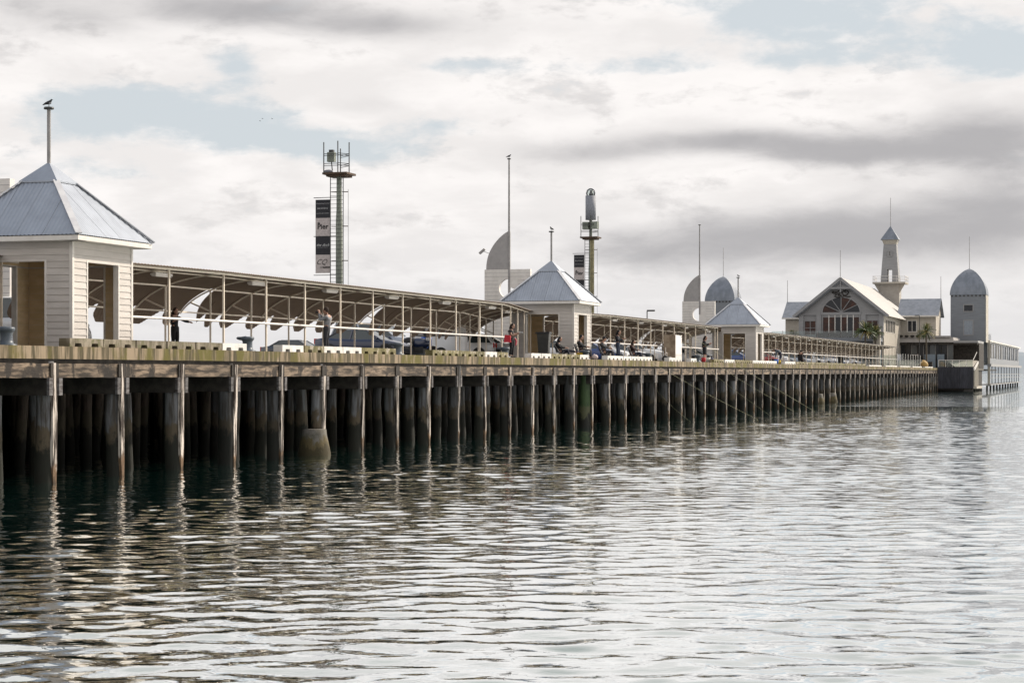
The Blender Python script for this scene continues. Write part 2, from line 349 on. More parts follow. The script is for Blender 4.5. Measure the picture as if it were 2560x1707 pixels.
# far shore hill
hm = MB(); vs = []
for i in range(61):
    a = radians(13.0 + i * .28); R = 6800; h = 66 * min(1, i / 3) * (1 + .25 * sin(i * .5) + .12 * sin(i * 1.7))
    for (rr, z) in ((R, 0), (R + 500, h * .75), (R + 1200, h), (R + 2600, 0)): vs.append((rr * sin(a), rr * cos(a), z))
fs = [(i * 4 + j, i * 4 + 4 + j, i * 4 + 5 + j, i * 4 + 1 + j) for i in range(60) for j in range(3)]
hm.add(vs, fs, 0, True)
tag(hm.build('far_hills', mat('hazy far hillside', (.20, .24, .28), (.24, .27, .30), .002, rough=1)), 'low hazy hills across the bay at the far right', kind='structure')  # blue grey of the hills has the haze mixed into it

# ------------------------------------------------------------------ the pier
S0, S1 = 18.0, 316.0
pier = thing('timber_pier', 'long timber pier on weathered piles with a moss stained concrete edge', 'pier', 0, 0, 0)
BAY = 3.81; s_first = SX(135, 0)
MB().box(S0, 470, .42, 48, 3.36, DECK - .004).build('deck', m_deckm, pier)
s = s_first - 9 * BAY; k = 0
while s < S1 - 1:
    MB().box(s + .006, min(s + 2 * BAY - .006, S1), 0, .42, 3.37, DECK).build('edge_slab', m_edge, pier); s += 2 * BAY; k += 1
MB().box(S0, S1, .10, .44, 3.26, 3.368).build('shadow_gap_strip', m_dark, pier)  # dark strip painted in for the shadow gap under the slab
nb = int((S1 - s_first) / BAY) + 1
me_fend = []; me_pile = []; me_beam = []; me_cross = None
for q in range(6):
    rn = random.Random(q); b_ = MB()
    w = .085 + rn.random() * .02; zs = [-1.2, .1, .5, 1.2, 1.9, 2.6, 3.26]
    vs = []; fs = []
    sp = rn.choice([1.0, 1.5, 1.9]) if q % 2 else 9
    for z in zs:
        ww = w * (1 - (.45 if z < .3 else (.18 if z < .9 else 0)) * rn.random()); dx = rn.uniform(-.015, .015); dd = .05 * rn.random() + (.03 if z < sp else 0)
        vs += [(dx - ww * 1.15, -.06 + dd * .5, z), (dx + ww * 1.15, -.06 + dd * .5, z), (dx + ww * 1.15, .055, z), (dx - ww * 1.15, .055, z)]
    for i in range(len(zs) - 1):
        for j in range(4): jj = (j + 1) % 4; fs.append((i * 4 + j, i * 4 + jj, i * 4 + 4 + jj, i * 4 + 4 + j))
    fs += [(3, 2, 1, 0), tuple(len(zs) * 4 - 4 + j for j in range(4))]
    b_.add(vs, fs); me_fend.append(b_.mesh('fender_post', m_fend))
    b2 = MB(); r = .19 + .07 * rn.random()
    b2.tube([(rn.uniform(-.03, .03), rn.uniform(-.03, .03), z) for z in (-1.5, 0, .8, 1.7, 2.6, 3.3)], [r * 1.12, r * 1.08, r * 1.05, r, r * .97, r * .94], 12)
    me_pile.append(b2.mesh('pile', m_pile))
    b3 = MB(); vs = []; n = 6; fs = []
    for i in range(n + 1):
        x = -BAY / 2 + .012 + (BAY - .024) * i / n; e = rn.uniform(-.012, .012)
        vs += [(x, -.0, 2.86 + e), (x, -.0, 3.25 + e * .5), (x, .16, 3.25), (x, .16, 2.86)]
    for i in range(n):
        for j in range(4): jj = (j + 1) % 4; fs.append((i * 4 + j, i * 4 + jj, i * 4 + 4 + jj, i * 4 + 4 + j))
    fs += [(0, 1, 2, 3), (n * 4, n * 4 + 3, n * 4 + 2, n * 4 + 1)]
    b3.add(vs, fs); me_beam.append(b3.mesh('edge_beam', m_beam))
me_cross = MB().box(-.09, .09, -.06, .02, 2.38, 2.85, 0).box(-.09, .09, .02, 24, 2.38, 2.85, 1).mesh('cross_beam', [m_cross, m_dark])  # inland length coloured darker to carry the shade below the deck
me_strap = MB().box(-.21, .21, .035, .07, 2.88, 3.25).mesh('joint_plate', m_dark)
cs = thing  # alias kept short
special = {SX(795): 'conc', SX(1500): 'green'}
for i in range(-5, nb):
    s = s_first + i * BAY; rn = random.Random(i + 50)
    if s > S1 - .3: break
    kind = None
    for ss, kk in special.items():
        if abs(ss - s) < BAY / 2: kind = kk
    link('fender_post', me_fend[i % 6] if kind != 'green' else me_fend[0], pier, (s, 0, 0), (rn.uniform(-.01, .01), rn.uniform(-.014, .014), 0))
    if kind == 'green': MB().tube([(s - .05, .42, -1.5), (s - .05, .42, 3.3)], .34, 16).build('steel_pile', m_green, pier)
    else: link('pile', me_pile[(i * 5) % 6], pier, (s - .03 + rn.uniform(-.04, .04), .26, 0), (rn.uniform(-.02, .02), rn.uniform(-.03, .03), rn.uniform(0, 6)))
    link('cross_beam', me_cross, pier, (s - .26, 0, 0)); link('cross_beam', me_cross, pier, (s + .26, 0, 0))
    link('edge_beam', me_beam[(i * 7) % 6], pier, (s + BAY / 2, .02, 0)); link('joint_plate', me_strap, pier, (s, -.06 - .005 * (i % 2), 0))
for ss in (SX(795, .1), SX(795 + 1255, .1), SX(2083, .1)):
    c = MB(); c.lathe([(.62, -1), (.60, .1), (.46, .75), (.44, .95), (.25, .97)], 10, (ss, .25, 0)); c.build('concrete_collar', m_conc, pier)
# piles behind the front row
rows = [2.3, 4.4, 6.6, 9.2, 12, 15, 18.5, 22, 26, 30, 35, 40, 45]
cnt = 0; rest = MB()
for i in range(-7, nb):
    s = s_first + i * BAY
    if s > S1: break
    for r_, t_ in enumerate(rows):
        rn = random.Random(i * 31 + r_); off = rn.uniform(-.5, .5)
        if r_ < 2 and cnt < 215:
            link('pile', me_pile[rn.randrange(6)], pier, (s + off, t_ + rn.uniform(-.2, .2), 0), (rn.uniform(-.03, .03), rn.uniform(-.03, .03), rn.uniform(0, 6))); cnt += 1
        else:
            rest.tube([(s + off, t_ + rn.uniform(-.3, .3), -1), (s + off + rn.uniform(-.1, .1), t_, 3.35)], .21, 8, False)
            if 1: rest.tube([(s + off + 1.9, t_ + rn.uniform(-.3, .3), -1), (s + off + 1.9, t_, 3.35)], .2, 8, False)  # extra piles added to block bright gaps under the deck
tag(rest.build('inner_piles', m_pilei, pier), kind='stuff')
MB().box(S0, 312, 46.5, 47, -1, 3.3).build('gap_closing_wall', m_dark, pier)  # added dark wall that shuts out daylight between the piles
br = MB()
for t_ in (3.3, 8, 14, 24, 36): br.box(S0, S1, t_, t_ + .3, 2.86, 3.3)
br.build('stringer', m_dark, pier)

# ------------------------------------------------------------------ kerb blocks
def block_mesh(L, m, nt_=2, flat=False):
    h = .235; pts = [(-L / 2, 0)]
    if not flat:
        for j in range(nt_):
            c = -L / 2 + L * (j + .5) / nt_; pts += [(c - .20, 0), (c - .17, .10), (c + .17, .10), (c + .20, 0)]
    pts += [(L / 2, 0), (L / 2 - .01, h if not flat else .14), (-L / 2 + .01, h if not flat else .14)]
    return MB().prism(pts, 'y', -.17, .17).mesh('kerb_block', m)
bm_w = block_mesh(1.87, m_blockw); bm_g = block_mesh(1.87, m_blockg); bm_s = block_mesh(1.87, m_blocks); bm_f = block_mesh(4.6, m_blockw, 2, True)
ORD = ['first', 'second', 'third', 'fourth', 'fifth', 'sixth', 'seventh', 'eighth', 'ninth', 'tenth', 'eleventh', 'twelfth', 'thirteenth', 'fourteenth', 'fifteenth', 'sixteenth', 'seventeenth', 'eighteenth', 'nineteenth', 'twentieth', 'twenty first', 'twenty second', 'twenty third', 'twenty fourth', 'twenty fifth', 'twenty sixth', 'twenty seventh', 'twenty eighth', 'twenty ninth', 'thirtieth']
runs = [('s', 160, 545, 'stained grey', 'in the row below the nearest pavilion'), ('w', 545, 605, 'whitewashed', 'beside the bollard left of the dark sedan'),
        ('w', 692, 752, 'whitewashed', 'in front of the low dark sedan'), ('g', 752, 800, 'mossy', 'left of the boy photographing'),
        ('w', 800, 895, 'whitewashed', 'below the boy photographing'), ('g', 897, 982, 'mossy', 'below the dark blue sedan'),
        ('g', 1072, 1205, 'mossy', 'in front of the white trailer'), ('w', 1206, 1235, 'whitewashed', 'left of the woman with the red bag'), ('g', 1235, 1262, 'mossy', 'by the feet of the woman with the red bag'),
        ('w', 1321, 1371, 'whitewashed', 'below the wheelie bin'), ('g', 1373, 1443, 'mossy', 'below the two seated anglers'), ('w', 1443, 1465, 'whitewashed', 'below the yellow tackle box'),
        ('w', 1513, 1625, 'whitewashed', 'in the row below the man in the cap'), ('w', 1668, 1699, 'whitewashed', 'below the boulder coloured cabinet'), ('w', 1722, 1736, 'whitewashed', 'between cabinet and standing angler'),
        ('g', 1780, 1805, 'mossy', 'right of the standing angler'), ('w', 1807, 1832, 'whitewashed', 'left under the third pavilion'), ('g', 1834, 1876, 'mossy', 'under the third pavilion'),
        ('w', 1877, 1938, 'whitewashed', 'right of the third pavilion'), ('w', 1958, 1985, 'whitewashed', 'behind the bending man'), ('g', 1986, 2160, 'mossy', 'in the far row towards the restaurant')]
for (kd, x0, x1, colr, where) in runs:
    s0, s1 = SX(x0, .2), SX(x1, .2); n = max(1, round((s1 - s0) / 1.9))
    for j in range(n):
        o = link('kerb_block', {'w': bm_w, 'g': bm_g, 's': bm_s}[kd], None, P(s0 + (j + .5) * (s1 - s0) / n, .22 + random.uniform(-.02, .02), DECK), (0, 0, ROT + random.uniform(-.008, .008)))
        o.scale = (min(1.0, (s1 - s0) / n / 1.89), 1, 1)
        lab = f'{colr} concrete kerb block {where}' if n == 1 else f'{colr} concrete kerb block, {ORD[j]} from left {where}'
        tag(o, lab, 'kerb block', 'concrete kerb blocks along the pier edge')
for j, (x0, x1) in enumerate([(2170, 2201), (2212, 2240), (2248, 2273), (2279, 2302), (2310, 2330)]):
    o = link('kerb_block', bm_f, None, P((SX(x0, .2) + SX(x1, .2)) / 2, .22, DECK), (0, 0, ROT)); o.scale.x = (SX(x1, .2) - SX(x0, .2)) / 4.6
    tag(o, f'low flat white kerb slab, {ORD[j]} from left before the restaurant', 'kerb slab', 'low white slabs along the pier edge')

# ------------------------------------------------------------------ bollards
def bollard_mesh():
    b = MB(); b.lathe([(.24, 0), (.24, .03), (.17, .05), (.145, .14), (.145, .32), (.17, .37), (.195, .40), (.20, .45), (.18, .49), (.0, .50)], 20)
    vs = []
    b.tube([(0, .05, .43), (0, .2, .43), (0, .31, .445), (0, .35, .44)], [.09, .065, .05, .02], 10)
    return b.mesh('mooring_bollard', m_boll)
me_b = bollard_mesh()
for (x, lab) in ((20, 'blue grey mooring bollard at the left edge before the pavilion opening'), (622, 'blue grey mooring bollard between the kerb blocks left of the low dark sedan'),
                 (997, 'blue grey mooring bollard in front of the dark blue sedan nose'), (1265, 'blue grey mooring bollard at the feet of the woman with the red bag'),
                 (1466, 'blue grey mooring bollard beside the yellow tackle box'), (1622, 'blue grey mooring bollard at the feet of the seated woman'), (1746, 'blue grey mooring bollard left of the red bucket')):
    o = link('mooring_bollard', me_b, None, P(SX(x, .5), .55, DECK), (0, 0, ROT)); tag(o, lab, 'bollard', 'mooring bollards along the edge'); o.scale = (1.15, 1.15, 1.0)

# ------------------------------------------------------------------ pavilions
HW = 1.85; OPM = .87; WT = 3.19; OT = 2.63
def boards_face(par, seg, sgn, axis, first=True):
    pass
def board(L):
    return MB().prism([(0, 0), (-.035, .0), (-.012, .198), (0, .198)], 'x', -L / 2, L / 2)
bd_short = board(OPM - .06).mesh('weatherboard', m_white); bd_long = board(2 * HW - .10).mesh('weatherboard', m_white)
def slope_sheet(x0, x1, e, zt, ze, c):     # corrugated sheet on the slope facing -y, between x0..x1 at eave; hips trim it
    b = MB(); st = .035; n = max(2, int(round((x1 - x0) / st))); vs = []; fs = []; rows_ = 6
    for i in range(n + 1):
        x = x0 + (x1 - x0) * i / n; off = .011 * cos(2 * pi * x / .14)
        y_top = min(-c, -abs(x)) ; 
        for j in range(rows_ + 1):
            y = -e + (y_top + e) * j / rows_; z = ze + (zt - ze) * (e + y) / (e - c); vs.append((x, y, z + off))
    for i in range(n):
        for j in range(rows_): a = i * (rows_ + 1) + j; fs.append((a, a + rows_ + 1, a + rows_ + 2, a + 1))
    return b.add(vs, fs, 0, True).mesh('roof_sheet', m_zinc)
E_, C_, ZT, ZE = 2.36, .60, 5.14, 3.37
sheet_meshes = [slope_sheet(x0 + .004, x1 - .004, E_, ZT, ZE, C_) for (x0, x1) in ((-2.34, -1.50), (-1.50, -.62), (-.62, .26), (.26, 1.14), (1.14, 2.34))]
def pavilion(sc, label):
    p = thing('weatherboard_pavilion', label, 'pavilion', sc, 2.2 + HW, DECK, 0, 'white pavilions along the pier')
    for q in range(4):
        R = Matrix.Rotation(q * pi / 2, 4, 'Z')
        def put(name, me, loc=(0, 0, 0)):
            o = link(name, me, p, R @ Vector(loc), (0, 0, q * pi / 2)); return o
        put('wall', wall_me); put('inner_wall', inner_me)
        for r in range(16):
            z = r * .2 + .005
            if z + .1 < OT:
                for sg in (-1, 1): put('weatherboard', bd_short, (sg * (HW - OPM / 2 - .0), -HW - .0, z))
            else: put('weatherboard', bd_long, (0, -HW, z))
        put('corner_trim', corner_me); put('opening_trim', open_me); put('fascia', fascia_me); 
        for sm in sheet_meshes: put('roof_sheet', sm)
        put('hip_capping', hip_me); put('cap_slope', cap_me)
    MB().box(-HW + .1, HW - .1, -HW + .1, HW - .1, WT - .1, WT - .05).build('ceiling', m_cream, p)
    MB().tube([(0, 0, 5.6), (0, 0, 7.42)], .058, 12).build('finial_pole', m_pole, p)
    MB().lathe([(0, 7.42), (.15, 7.425), (.16, 7.45), (.15, 7.49), (0, 7.50)], 16).build('pole_cap', m_dpole, p)
    return p
b = MB()
for sg in (-1, 1): b.box(*sorted((sg * (HW - OPM), sg * (HW - .02))), -HW + .002, -HW + .10, 0, OT)
b.box(-HW + .02, HW - .02, -HW + .002, -HW + .10, OT, WT); wall_me = b.mesh('wall', m_white)
b = MB()
for sg in (-1, 1):
    for r in range(13):
        b.box(*sorted((sg * (HW - OPM + .01), sg * (HW - .13))), -HW + .103, -HW + .125 - .003 * (r % 2), r * .2 + .004, r * .2 + .2)
b.box(-HW + .13, HW - .13, -HW + .103, -HW + .125, OT + .02, WT - .06); inner_me = b.mesh('inner_wall', m_cream)
corner_me = MB().box(-HW - .045, -HW + .06, -HW - .045, -HW + .0, 0, WT - .02).box(-HW - .045, -HW + .0, -HW + .002, -HW + .06, 0, WT - .02).mesh('corner_trim', m_trim)
b = MB()
for sg in (-1, 1): b.box(*sorted((sg * (HW - OPM - .03), sg * (HW - OPM + .035))), -HW - .04, -HW + .14, 0, OT + .03)
b.box(-(HW - OPM - .03), HW - OPM - .03, -HW - .04, -HW + .14, OT, OT + .03); open_me = b.mesh('opening_trim', m_trim)
b = MB().box(-2.33, 2.30, -2.33, -2.30, 3.20, 3.345).box(-2.30, 2.30, -2.30, -1.83, 3.19, 3.21); fascia_me = b.mesh('fascia', m_trim)
hip_me = MB().bar((-E_ - .02, -E_ - .02, ZE + .03), (-C_, -C_, ZT + .03), .20, .03).mesh('hip_capping', m_hip)
cz = 5.16; cc = .66
cap_me = MB().add([(-cc, -cc, cz), (cc, -cc, cz), (0, 0, 5.80), (-cc, -cc, cz - .05), (cc, -cc, cz - .05)], [(0, 1, 2), (0, 3, 4, 1)]).mesh('cap_slope', m_zinc)
PS = [54.7, 111.2, 169.6]
pavilion(PS[0], 'large white pavilion at the left with a gull on its pole')
pavilion(PS[1], 'middle white pavilion with a blue grey roof behind the seated anglers')
pavilion(PS[2], 'smallest farthest white pavilion before the domed tower')

# ------------------------------------------------------------------ canopies
DZ = DECK
def sec(a):   # section of the vault: angle -> (dt, height above deck)
    return 3.7 * cos(a), 4.6 - DZ + 1.85 * sin(a)
A_MID = math.acos(2.25 / 3.7)
def canopy(label, sstart, k0, k1, send, tst, ten, gaps, phase):
    c = thing('arched_canopy', label, 'canopy', 0, -D0 + D0, DECK, 0, 'arched walkway canopies'); T0 = 2.4
    def tf(s):
        if s < k0: return T0 + (tst - T0) * (k0 - s) / max(.01, k0 - sstart)
        if s > k1: return T0 + (ten - T0) * (s - k1) / max(.01, send - k1)
        return T0
    BY = 3.62; frames = [phase + BY * i for i in range(int((send - phase) / BY) + 1)]
    frames = [f for f in frames if f > sstart + .3]
    extra = [x for x in (k0 + .02, k1 - .02) if sstart < x < send and min(abs(x - f) for f in frames) > .6]
    def sheet(s0, s1, aT, aB, gap=False, scallop=False):
        b = MB(); n = max(2, int((s1 - s0) / .0475)); vs = []; m = 9; fs = []
        for i in range(n + 1):
            fr = i / n; 
            for j in range(m + 1):
                q = j / m; off = .012 * cos(2 * pi * (s0 + (s1 - s0) * fr) / .19)
                if scallop:
                    ph = (((s0 + (s1 - s0) * fr) - phase) / (BY / 1.5)) % 1.0
                    ze = .10 + .64 * (max(0, ph - .32) / .68) ** 1.15 + (.35 * (1 - ph / .14) ** 2 if ph < .14 else 0)
                    aE = math.asin(max(-.2, min(.9, ze / 1.85))); a = aT + (aE - aT) * q
                else: a = aT + (aB - aT) * q
                ss = s0 + (s1 - s0) * fr
                if gap: g0 = s0 + .55 + 1.15 * q; ss = g0 + (s1 - g0) * fr
                dt, z = sec(a); nrm = (cos(a), sin(a)); vs.append((ss, tf(ss) + dt + off * nrm[0], z + off * nrm[1] + .05))
        for i in range(n):
            for j in range(m): a0 = i * (m + 1) + j; fs.append((a0, a0 + 1, a0 + m + 2, a0 + m + 1))
        k = len(vs); v2 = [(x, y + .0, z + .025) for x, y, z in vs]
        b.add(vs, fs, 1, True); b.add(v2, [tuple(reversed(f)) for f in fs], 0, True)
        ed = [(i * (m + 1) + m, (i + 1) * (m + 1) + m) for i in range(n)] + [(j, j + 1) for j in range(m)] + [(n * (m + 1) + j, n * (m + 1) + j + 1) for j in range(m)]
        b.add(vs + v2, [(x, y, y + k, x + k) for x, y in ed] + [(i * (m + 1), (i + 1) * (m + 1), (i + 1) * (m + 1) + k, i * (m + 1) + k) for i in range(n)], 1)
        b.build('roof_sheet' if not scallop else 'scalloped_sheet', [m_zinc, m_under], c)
    cuts = sorted(set([sstart] + frames + [send])); 
    for i, (a_, b_) in enumerate(zip(cuts, cuts[1:])):
        if b_ - a_ < .3: continue
        sheet(a_ + .003, b_ - .003, radians(95), A_MID)
        g_ = any(abs(a_ - gs) < BY / 2 for gs in gaps)
        sheet(a_ + .003, b_ - .003, A_MID, 0, g_, True)
    def line(a, r, name, ext=0, rnd=False):
        pts = [sstart] + [x for x in (k0, k1) if sstart < x < send] + [send]
        dt, z = sec(a); b = MB()
        for p0, p1 in zip(pts, pts[1:]): b.bar((p0, tf(p0) + dt + ext, z), (p1, tf(p1) + dt + ext, z), r)
        b.build(name, m_steel, c)
    line(radians(90), .075, 'front_beam', -.02); line(radians(78), .04, 'purlin'); line(A_MID, .055, 'purlin', 0); line(math.asin(.66 / 1.85), .055, 'purlin')
    for s in sorted(frames + extra):
        if s > send - .2: continue
        t0 = tf(s); xb = (s in extra)
        MB().bar((s, t0, 0), (s, t0, sec(pi / 2)[1] - .04), .06).build('front_post', m_steel, c)
        dt, z = sec(A_MID)
        if not xb:
            MB().bar((s, t0 + dt, 0), (s, t0 + dt, z - .03), .055).build('rear_post', m_steel, c)
            MB().tube([(s, t0 + sec(a)[0], sec(a)[1] - .02) for a in [radians(88) + (math.asin(.62 / 1.85) - radians(88)) * i / 14 for i in range(15)]], .03, 6).build('rib', m_steel, c)
            d2, z2 = sec(radians(34)); MB().bar((s, t0 + dt, 1.55), (s, t0 + d2, z2 - .03), .055).build('brace', m_steel, c)
    for i, s in enumerate(frames[::2]):
        if s + 1.6 < send:
            MB().box(s + 1.0, s + 2.25, tf(s) + 1.0, tf(s) + 1.22, 2.60, 2.69).box(s + 1.04, s + 2.21, tf(s) + 1.03, tf(s) + 1.19, 2.56, 2.60).build('light_fitting', m_rail, c)
    # rail carried by the front posts
    pts = [sstart + 0] + [x for x in (k0, k1) if sstart < x < send]
    MB().tube([(x, tf(x) - .09, 1.08) for x in pts + [min(send, k1 + .3)] if x <= k1 + .3], .042, 8).build('handrail', m_rail, c)
    return c
ph1 = SY(73.24, 2.4)
def cano(label, pa, pb, gaps_x, k0, k1): pass
canopy('nearest arched canopy between the left pavilion and the middle pavilion', PS[0] + HW, SY(69.2, 2.4), SY(101.2, 2.4), PS[1] + .6, 3.0, 5.4, [SX(628, 4.65) - 3.6, SX(985, 4.65) - 3.0], ph1 - 5 * 3.62)
canopy('second arched canopy between the middle pavilion and the third pavilion', PS[1] + HW, SY(122.2, 2.4), SY(154.3, 2.4), PS[2] + .6, 3.0, 6.0, [SX(1520, 4.65) - 3.6, SX(1655, 4.65) - 3.6], SY(122.2, 2.4) - 3.62)
canopy('far arched canopy running from the third pavilion towards the restaurant', PS[2] + HW, SY(176.5, 2.4), SY(275, 2.4), SY(275, 2.4), 3.0, 2.4, [SX(1990, 4.65), SX(2060, 4.65)], SY(176.5, 2.4))
canopy('canopy piece left of the nearest pavilion seen through its opening', 20, 20.5, PS[0] - 12, PS[0] + .4, 2.4, 5.4, [30], 21)

# ------------------------------------------------------------------ mast walls with a curved fin
def mastwall(sc, label, cut, with_cam, mast=True):
    f = thing('mast_wall', label, 'mast wall', sc, 9.15, DECK, 0, 'white mast walls')
    W0, W1, ZH = -1.45, 1.55, 9.46 - DECK     # right edge (towards water) .. left edge
    hc, hz, r = -.0, 8.27 - DECK, .60
    if cut == 3: arc = [(hc + r * cos(a), hz + r * sin(a)) for a in [radians(90 - 0) - 0 + radians(-0) + i * radians(270) / 20 for i in range(21)]]; 
    if cut == 3: hole = [(hc, hz + .12)] + [(hc + r * cos(a), hz + r * sin(a)) for a in [radians(90) + i * radians(270 - 12) / 20 for i in range(21)] if True]
    else: hole = [(hc + r * cos(a), hz + r * sin(a)) for a in [radians(90) + i * radians(180) / 16 for i in range(17)]]
    hole = [(-(x - hc) + hc, z) for x, z in hole]          # bulge on the inland side (left in view)
    MB().prism([(W0, 0), (W1, 0), (W1, ZH), (W0, ZH)], 'x', -.15, .15, 0, [list(reversed(hole))]).build('wall', m_trim, f)
    if True:
        b = MB()
        for k in range(1, 24): b.box(-.158, -.150, W0, W1, k * .24, k * .24 + .012)
        # board joints stop short of the hole
        bb = MB()
        for k in range(1, 24):
            z = k * .24; segs = [(W0, W1)] if abs(z - hz) > r + .03 else [(W0, hc - .63), (hc + .63, W1)]
            for a, c_ in segs: bb.box(-.156, -.150, a, c_, z, z + .014)
        bb.build('board_joint', m_gwall, f)
    pts = [(0, ZH + .01)] + [(1.42 * cos(a), ZH + .01 + (11.84 - 9.46) * sin(a)) for a in [i * pi / 2 / 16 for i in range(17)]]
    pts = [(0, ZH + .01)] + [(1.45 * (1 - (i / 16) ** 2.2) ** .85, ZH + .01 + 2.38 * (i / 16)) for i in range(17)]
    MB().prism(pts, 'x', -.12, .12).build('curved_fin', mat('grey fin cladding', (.36, .34, .33), (.31, .295, .285), 3, (1, 1, 1), .6) if 'fin' not in MC else MC['fin'], f)
    if mast:
        MB().tube([(0, -.02, ZH - 1.2), (0, -.02, ZH + 2.5), (0, -.02, 16.35 - DECK)], [.075, .07, .05], 10).build('mast', m_pole, f)
        MB().box(-.17, -.03, -.13, .0, ZH - 1.9 if cut == 3 else ZH - 1.2, ZH + 2.35).build('mast_bracket', m_pole, f)
        MB().lathe([(0, 16.35 - DECK), (.12, 16.36 - DECK), (.12, 16.42 - DECK), (0, 16.43 - DECK)], 12, (0, -.02, 0)).build('mast_cap', m_dpole, f)
    if with_cam:
        b = MB().bar((-.1, 1.15, ZH + .98), (-.1, 1.65, ZH + 1.16), .035).bar((-.1, 1.55, ZH + 1.3), (-.1, 1.9, ZH + 1.02), .14); b.build('security_camera', m_pole, f)
    return f
MC = {}
mastwall(119.3, 'white wall with curved fin, round hole and tall gull topped mast behind the middle pavilion', 3, True)
mastwall(177.8, 'white wall with curved fin, half round hole and mast behind the third pavilion', 2, False)
mastwall(58.6, 'white wall corner rising behind the roof of the left pavilion', 3, False, False)

# ------------------------------------------------------------------ light towers
def text(body, size, mat_, parent, loc, rot, extrude=.004, offset=0.0, shear=0.0, name='lettering', align='CENTER', space=1.0):
    cu = bpy.data.curves.new(name, 'FONT'); cu.body = body; cu.size = size; cu.extrude = extrude; cu.offset = offset; cu.shear = shear
    cu.align_x = align; cu.align_y = 'CENTER'; cu.space_character = space; cu.resolution_u = 3
    o = bpy.data.objects.new(name, cu); COL.objects.link(o); bpy.context.view_layer.update()
    me = bpy.data.meshes.new_from_object(o); bpy.data.objects.remove(o); me.materials.clear(); me.materials.append(mat_)
    o = link(name, me, parent, loc, rot); return o
m_banb = simple('black banner cloth', (.022, .022, .028)); m_banw = simple('pale banner cloth', (.55, .49, .47)); m_ink = simple('black print', (.015, .015, .015)); m_wink = simple('white print', (.7, .7, .7))
FR = (pi / 2, 0, -pi / 2)    # text facing -u (towards the viewer) in the pier frame
def banner(sc, tc_, z1, hsel, label):
    bn = thing('pier_banner', label, 'banner', sc, tc_, 0, 0, 'banners on the light towers'); w = .47
    H = 4.4 / 4; cols = [m_banb, m_banw, m_banb, m_banw]
    for i in range(4):
        z = z1 - H * (i + 1); MB().box(-.01, .01, -w, w, z + .0, z + H).build('banner_panel', cols[i], bn)
        MB().box(-.018, -.013, -w, -w + .012, z, z + H)
    for z in (z1 + .12, z1 - 2.2, z1 - 4.52): MB().bar((0, w + .12, z), (0, -w - .45, z), .04).build('banner_arm', m_dpole, bn)
    def tx(b_, size, m_, z, y=0, **k): text(b_, size, m_, bn, (-.022, y, z), FR, **k)
    tx('BAVERAS', .13, m_wink, z1 - .53, space=1.35, name='lettering')
    MB().box(-.018, -.012, -w + .05, w - .05, z1 - .245, z1 - .232).box(-.018, -.012, -w + .05, w - .05, z1 - .83, z1 - .817).build('line', m_wink, bn)
    tx('the', .12, m_ink, z1 - 1.40, .25, offset=.004); tx('Pier', .44, m_ink, z1 - 1.62, 0, offset=.008)
    tx('the dock', .23, m_wink, z1 - 2.72, 0, shear=.45, offset=-.001); MB().box(-.018, -.012, -w + .1, w - .1, z1 - 2.865, z1 - 2.858).build('line', m_wink, bn)
    tx('CQ', .46, m_ink, z1 - 3.74, .10, shear=.45, offset=-.006, space=.9); tx('CITY', .12, m_ink, z1 - 4.06, .05, offset=-.001); tx('QUARTER', .12, m_ink, z1 - 4.06, -.24, offset=.006, space=.8)
    return bn
